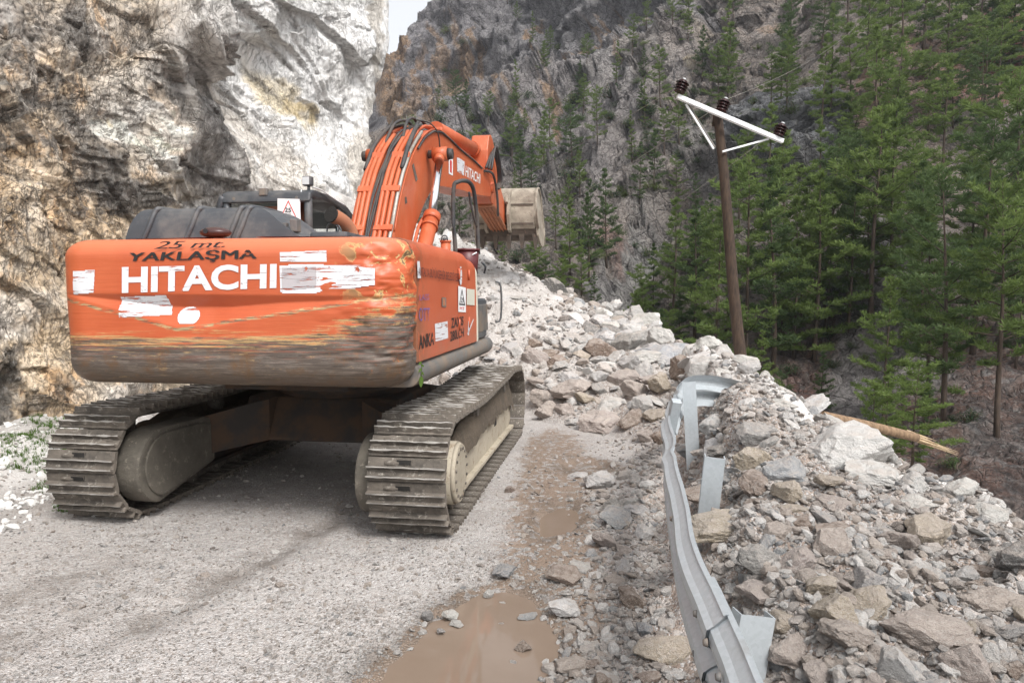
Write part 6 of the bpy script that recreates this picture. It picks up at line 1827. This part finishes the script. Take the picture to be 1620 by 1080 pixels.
# white stones of the verge
vg = sample_field(900, 61, .02, .075, 1.6, lambda x, y, r: (x < -3.75 - .05 * (y - 5)) * (x > -6) * (y > 4.5) * (y < 11) * (.3 + .7 * (vnoise(P3(x, y, 1.5), 3) > 0)))
WST = [rock_shape(850 + k, 2, 10, 30, (1, .85, .7), .03, 'white_stone') for k in range(4)] if False else None
def white_stone_mat():
    t = NT("white limestone stones"); v = t.tc(); c = t.mix(t.noise(v, 2, 5), (.60, .585, .56), (.80, .79, .77)); return t.done(c, .8, 0, t.bump(t.noise(v, 8, 5), .5, .03))
M['white_stone'] = white_stone_mat()
WST = [rock_shape(850 + k, 2, 10, 30, (1, .85, .7), .03, 'white_stone') for k in range(4)]
scatter("white_stones", np.c_[vg[:, 0], vg[:, 1], H(vg[:, 0], vg[:, 1]) + vg[:, 2] * .2], vg[:, 2], 63, WST, "white stones strewn along the foot of the cliff")
# grass of the verge and weeds
def blade_mesh(seed):
    rr = random.Random(seed); V, Fc = [], []
    for k in range(9):
        a = rr.uniform(0, 6.28); l = rr.uniform(.5, 1.0); w = .045; ox, oy = rr.uniform(-.35, .35), rr.uniform(-.35, .35); b = rr.uniform(.2, .8)
        d = (math.cos(a), math.sin(a)); s_ = (-d[1] * w, d[0] * w); i = len(V)
        V += [(ox - s_[0], oy - s_[1], 0), (ox + s_[0], oy + s_[1], 0), (ox + d[0] * b * .3 + s_[0] * .7, oy + d[1] * b * .3 + s_[1] * .7, l * .6), (ox + d[0] * b * .3 - s_[0] * .7, oy + d[1] * b * .3 - s_[1] * .7, l * .6), (ox + d[0] * b, oy + d[1] * b, l)]
        Fc += [(i, i + 1, i + 2, i + 3), (i + 3, i + 2, i + 4)]
    me = mesh("grass_tuft", V, Fc); me.materials.append(M['grass']); return me
GT = [blade_mesh(k) for k in range(5)]
gg = sample_field(2600, 71, .025, .07, 1.2, lambda x, y, r: (x < -3.55 - .06 * (y - 5)) * (x > -6) * (y > 4.2) * (y < 9) * (vnoise(P3(x, y, 1.7), 31) > .18))
scatter("grass", np.c_[gg[:, 0], gg[:, 1], H(gg[:, 0], gg[:, 1])], gg[:, 2], 73, GT, "short green grass in patches at the foot of the cliff", squash=(.8, 1.1), tilt=.6)

# ================================================================== TREES
def pine_mesh(seed, kind, h=10.0, rad=2.4, low=.18, lean=0.0, mat='pine', dens=1.0):
    """h tall pine: whorls of limbs carrying flat sprays of needle tufts"""
    rr = random.Random(seed)
    tk = MB(); pts = []
    for k in range(9):
        t = k / 8; pts.append(Vector((lean * h * t * t + .05 * math.sin(t * 7 + seed), .05 * math.cos(t * 5 + seed), h * t)))
    tk.tube(pts, (h * .0115 + .02, .010), 7)
    V, Fc = [], []
    def tpos(t):
        i = min(7, int(t * 8)); f = t * 8 - i; return pts[i] * (1 - f) + pts[i + 1] * f
    def tuft(c, s, d):
        # fan of narrow needle clumps
        n = 10
        for k in range(n):
            a = rr.uniform(0, 6.28); el = rr.uniform(-.15, .9)
            q = Vector((math.cos(a) * math.cos(el), math.sin(a) * math.cos(el), math.sin(el))) * .8 + d * .5
            q.normalize(); sd = q.cross(Vector((rr.uniform(-1, 1), rr.uniform(-1, 1), rr.uniform(-.3, 1)))); 
            if sd.length < .01: continue
            sd.normalize(); w = s * .075; l = s * rr.uniform(.7, 1.15); i = len(V)
            V.extend([c - sd * w * .4, c + q * l * .55 - sd * w, c + q * l, c + q * l * .55 + sd * w]); Fc.append((i, i + 1, i + 2, i + 3))
    nb = int((36 if kind == 0 else 30) * dens)
    for b in range(nb):
        t = low + (1 - low) * (b + rr.uniform(-.4, .4)) / nb
        t = min(.985, max(low, t)); u_ = (t - low) / (1 - low)
        if kind == 0: L = rad * (1 - u_) ** .75 * (.62 + .38 * min(1, u_ * 5))
        elif kind == 1: L = rad * math.sqrt(max(0, 1 - (u_ * 1.02) ** 2.2)) * .85
        else: L = rad * (1 - u_) ** .55 * .7
        L *= rr.uniform(.45, 1.25)
        if rr.random() < .12: continue
        if rr.random() < .10: L *= .4
        a = b * 2.4 + rr.uniform(-.4, .4); up0 = rr.uniform(-.05, .35) + .5 * u_
        p = tpos(t); d = Vector((math.cos(a), math.sin(a), up0)).normalized()
        mid = p + d * L * .55; end = p + d * L + Vector((0, 0, L * rr.uniform(.0, .16)))
        tk.tube([p, mid, end], (max(.012, L * .014), .006), 3)
        nt = max(3, int(L / (.17 if kind != 2 else .17) * dens))
        sdv = d.cross(Vector((0, 0, 1))).normalized()
        for k in range(nt):
            f = (k + 1) / nt
            if f < .22: continue
            base = p * (1 - f) + end * f if f > .55 else p + (mid - p) * (f / .55)
            spread = L * .30 * math.sin(min(1, f * 1.1) * math.pi * .75) + .05
            if rr.random() < .15: continue
            for j in range(6 if f < .9 else 4):
                o_ = sdv * rr.uniform(-1, 1) * spread + Vector((0, 0, rr.uniform(-.06, .13)))
                tuft(base + o_, rr.uniform(.22, .36) * (h / 10) ** .4, d)
    for k in range(6): tuft(tpos(1 - k * .012), .30, Vector((0, 0, 1)))
    cr = bpy.data.meshes.new("crown")
    cr.from_pydata([tuple(v) for v in V], [], Fc); cr.update(); cr.materials.append(M[mat])
    tm_ = tk.mesh("trunk"); tm_.materials.append(M['bark'])
    return tm_, cr
PINES = [pine_mesh(1, 0, 10, 2.8, .08, 0, 'pine'), pine_mesh(2, 0, 10, 2.3, .14, .01, 'pine_dark'), pine_mesh(3, 1, 10, 2.7, .16, -.01, 'pine'), pine_mesh(4, 1, 10, 3.0, .22, .02, 'pine_dark'),
         pine_mesh(5, 0, 10, 2.2, .08, 0, 'pine_dark'), pine_mesh(6, 2, 10, 1.9, .10, 0, 'pine'), pine_mesh(7, 1, 10, 3.3, .30, .02, 'pine'), pine_mesh(8, 0, 10, 3.1, .18, -.01, 'pine')]
print("crown faces", [len(c.polygons) for _, c in PINES])
def shrub_mesh(seed, mat):
    rr = random.Random(seed); V, Fc = [], []; tk = MB()
    for b in range(26):
        a = rr.uniform(0, 6.28); el = rr.uniform(.1, 1.45); L = rr.uniform(.6, 1.0)
        d = Vector((math.cos(a) * math.cos(el), math.sin(a) * math.cos(el), math.sin(el) * .85)); tk.tube([Vector((0, 0, 0)), d * L * .5 + Vector((0, 0, .03)), d * L], (.018, .006), 3)
        for k in range(22):
            f = rr.uniform(.35, 1.0); c = d * L * f + Vector([rr.uniform(-.16, .16) for _ in range(3)])
            q = Vector([rr.uniform(-1, 1) for _ in range(3)]).normalized(); s_ = q.cross(Vector((0, 0, 1)) + q * .1).normalized(); w = .035; l = rr.uniform(.07, .12); i = len(V)
            V.extend([c, c + q * l * .5 - s_ * w, c + q * l, c + q * l * .5 + s_ * w]); Fc.append((i, i + 1, i + 2, i + 3))
    cr = bpy.data.meshes.new("foliage"); cr.from_pydata([tuple(v) for v in V], [], Fc); cr.update(); cr.materials.append(M[mat])
    t_ = tk.mesh("stems"); t_.materials.append(M['twig']); return t_, cr
SHR = [shrub_mesh(1, 'shrub'), shrub_mesh(2, 'shrub'), shrub_mesh(3, 'pine'), shrub_mesh(4, 'pine_dark')]
def far_zone(px, py):
    if px > 1340: return "below the reddish upper soil" if py < 230 else "on the dark reddish lower slope" if py > 560 else "in the wood past the dark outcrop"
    if px > 1130: return "above the dark rocky outcrop" if py < 200 else "in the wood behind the power pole"
    if px > 960: return "beside the pale scree gully" if py > 260 else "on high ledges behind the crossarm"
    if px > 700: return "on the slope behind the excavator bucket" if py > 300 else "on ledges under the far cliff"
    return "in the gap beside the near cliff"
def put_tree(px, py, hpx, kind=None, lab=None, rnd=random):
    P = terrain_at(px, py)
    if P is None: return
    dist = (P - Vector(_C)).length
    hgt = hpx / FPX * dist * 1.02
    k = kind if kind is not None else rnd.randrange(len(PINES))
    size = "tall" if hpx > 190 else "middling" if hpx > 95 else "small"
    look = {0: "broad bright green", 1: "narrow dark", 2: "round-topped bright green", 3: "round-topped dark", 4: "bushy dark", 5: "slim bright green", 6: "bare-trunked bright green", 7: "open-branched green"}[k]
    z = far_zone(px, py - hpx * .4)
    o = empty("pine_tree", (P.x, P.y, P.z - .03 * hgt), rnd.uniform(0, 6.28), lab or "%s %s pine %s%s" % (size, look, z, ", upslope" if py % 170 < 60 else ", downslope" if py % 170 > 115 else ""), "pine tree", "pines " + z)
    s_ = hgt / 10.0; w = rnd.uniform(.85, 1.1); o.scale = (s_ * w, s_ * w, s_)
    o.rotation_euler = (rnd.uniform(-.04, .04), rnd.uniform(-.04, .04), rnd.uniform(0, 6.28))
    link("trunk", PINES[k][0], None, o); link("crown", PINES[k][1], None, o)
    return o
# trees one can point to: base px, base py, height px, kind
HT = [(1298, 662, 98, 4, "small neat conical fir-like pine standing alone just past the rubble crest"),
      (1375, 795, 170, 2, "low spreading pine behind the broken pole end"), (1440, 790, 190, 6, "wide bright pine over the splintered pole"),
      (1495, 665, 330, 3, None), (1578, 690, 330, 6, None), (1290, 570, 270, 0, None), (1225, 590, 300, 1, None), (1180, 600, 330, 2, None), (1130, 600, 260, 0, None),
      (1375, 520, 310, 7, None), (1455, 560, 260, 1, None), (1540, 560, 300, 3, None), (1600, 520, 330, 2, None), (1410, 470, 270, 0, None),
      (1395, 700, 230, 7, None), (1470, 640, 260, 0, None), (1065, 510, 190, 0, None), (1100, 540, 200, 4, None), (1240, 480, 250, 7, None), (1340, 470, 230, 3, None),
      (960, 420, 150, 4, "dark bushy pine standing free right of the excavator bucket"), (935, 395, 110, 4, None), (880, 395, 90, 2, None), (920, 470, 90, 0, None), (885, 500, 90, 2, None), (940, 500, 70, 4, None), (860, 480, 70, 3, None),
      (1315, 180, 150, 5, None), (1300, 195, 120, 0, None), (1345, 215, 150, 7, None), (1245, 175, 110, 7, None), (1220, 190, 90, 2, None), (1385, 250, 180, 5, None), (1410, 330, 220, 2, None), (1490, 330, 200, 7, None), (1575, 175, 140, 7, None),
      (1430, 175, 190, 2, None), (1500, 150, 170, 0, None), (1545, 120, 150, 3, None), (1600, 110, 150, 0, None), (1370, 110, 150, 0, None), (1460, 80, 140, 1, None), (1300, 90, 100, 3, None), (1340, 60, 110, 2, None),
      (1145, 245, 80, 3, None), (1045, 170, 90, 2, None), (1110, 130, 80, 1, None), (1075, 240, 90, 2, None), (1035, 300, 90, 4, None), (1070, 330, 80, 2, None), (1000, 260, 80, 5, None), (945, 230, 90, 2, None), (905, 260, 90, 3, None), (860, 270, 90, 0, None), (870, 240, 80, 2, None), (825, 300, 90, 4, None), (810, 260, 80, 2, None),
      (1000, 90, 60, 2, None), (975, 130, 60, 5, None), (1090, 40, 60, 2, None), (1160, 30, 60, 3, None), (1020, 200, 70, 5, None), (640, 32, 30, 6, None), (655, 22, 20, 2, None), (625, 44, 16, 3, None)]
for h_ in HT: put_tree(*h_)
ncount = len(HT)
tr = random.Random(99)
def forest(px, py):
    """how wooded the slope is here"""
    f = 0
    if px > 1140: f = .5 if 330 < py < 600 else .30
    elif px > 1040: f = .75 if py > 430 else .42
    elif px > 800: f = .5 if py > 150 else .25
    elif px > 720: f = .4 if py > 170 else .10
    elif px < 612: f = .9 if py > 215 else 0
    else: f = .25 if py > 220 else .03
    if math.hypot((px - 1255) / 95, (py - 230) / 75) < 1: f *= .12
    gx = np.interp(py, [250, 330, 400, 480, 560], [1120, 1050, 1010, 975, 960])
    if abs(px - gx) < 40 and py > 280: f *= .12
    if px > 1240 and py > 590: f *= .22
    if px > 1470 and 230 < py < 330: f *= .5
    return f
spots = [(h_[0], h_[1]) for h_ in HT]
tries = 0
while ncount < 255 and tries < 20000:
    tries += 1
    px = tr.uniform(555, 1700); py = tr.uniform(-30, 760)
    if tr.random() > forest(px, py): continue
    big = np.interp(py, [0, 200, 400, 650], [95, 120, 180, 230]) * (1 if px > 1130 else .62 if px > 900 else .48)
    if px < 700: big = 42
    if min(math.hypot(px - a, (py - b) * 1.4) for a, b in spots) < big * .16: continue
    hp = big * tr.uniform(.55, 1.15)
    if py > 600 and px > 1200: hp *= .6
    put_tree(px, py, hp, None, None, tr); spots.append((px, py)); ncount += 1
def put_shrub(px, py, spx, k, P=None, lab=None, grp=None):
    P = P or terrain_at(px, py)
    if P is None: return
    s_ = spx / FPX * (P - Vector(_C)).length * .6 if spx else .55
    o = empty("shrub", (P.x, P.y, P.z), tr.uniform(0, 6.28), lab or "%s %s shrub %s" % (tr.choice(["low rounded", "upright", "wide straggly", "tiny"]), "grey-green" if k < 2 else "bright green" if k == 2 else "dark green", far_zone(px, py)), "shrub", grp or "shrubs " + far_zone(px, py))
    o.scale = (s_, s_, s_ * tr.uniform(.8, 1.2)); link("stems", SHR[k][0], None, o); link("foliage", SHR[k][1], None, o)
for px, py, s_, k, lab in [(1248, 640, 42, 0, "grey-green shrub past the crest between the power pole and the small conical pine"), (1245, 590, 44, 1, "grey-green rounded shrub under the tall pines behind the power pole"), (1335, 770, 60, 3, None)]: put_shrub(px, py, s_, k, None, lab)
n = 0
while n < 290:
    px = tr.uniform(615, 1620) if n > 90 else tr.uniform(640, 1120); py = tr.uniform(10, 760) if n > 90 else tr.uniform(70, 420)
    if tr.random() > .25 + forest(px, py): continue
    put_shrub(px, py, tr.uniform(16, 44) * (1 if py > 150 else .6), tr.choice([0, 1, 1, 3, 2])); n += 1
# near plants at the rim
q, t = ground_hit(1425, 745); put_shrub(0, 0, 0, 2, Vector((3.55, 6.2, -.35)), "bright green leafy bush growing beyond the white boulder under the broken pole", "shrubs along the rubble rim")

# ================================================================== LABELS that would still repeat get their place in the row
ORD = ["first", "second", "third", "fourth", "fifth", "sixth", "seventh", "eighth", "ninth", "tenth", "eleventh", "twelfth", "thirteenth", "fourteenth", "fifteenth", "sixteenth", "seventeenth", "eighteenth"]
bpy.context.view_layer.update()
byl = {}
for o in scene.objects:
    if o.parent is None and "label" in o and o.get("category"): byl.setdefault(o["label"], []).append(o)
for lab, os_ in byl.items():
    if len(os_) < 2 or len(os_) > 18 or os_[0].name.startswith('power_wire'): continue
    os_.sort(key=lambda o: project(o.matrix_world.translation)[0])
    n = len(os_)
    for k, o in enumerate(os_):
        o["label"] = " ".join((lab + (", on the excavator side" if k == 0 else ", on the valley side") if n == 2 else lab + ", " + ORD[k] + " in the row").split()[:16])

# ================================================================== thin valley haze
hz = MB(); hz.box(-150, 330, -30, 420, -24, 190)
hm = bpy.data.materials.new("valley haze"); hm.use_nodes = True; hn = hm.node_tree.nodes; hn.clear()
pv = hn.new("ShaderNodeVolumePrincipled"); pv.inputs["Color"].default_value = (.86, .91, 1.0, 1); pv.inputs["Density"].default_value = .0003; pv.inputs["Anisotropy"].default_value = .2
ho = hn.new("ShaderNodeOutputMaterial"); hm.node_tree.links.new(pv.outputs[0], ho.inputs["Volume"])
hme = hz.mesh("haze"); hme.materials.append(hm); hobj = link("haze", hme); hobj["kind"] = "stuff"
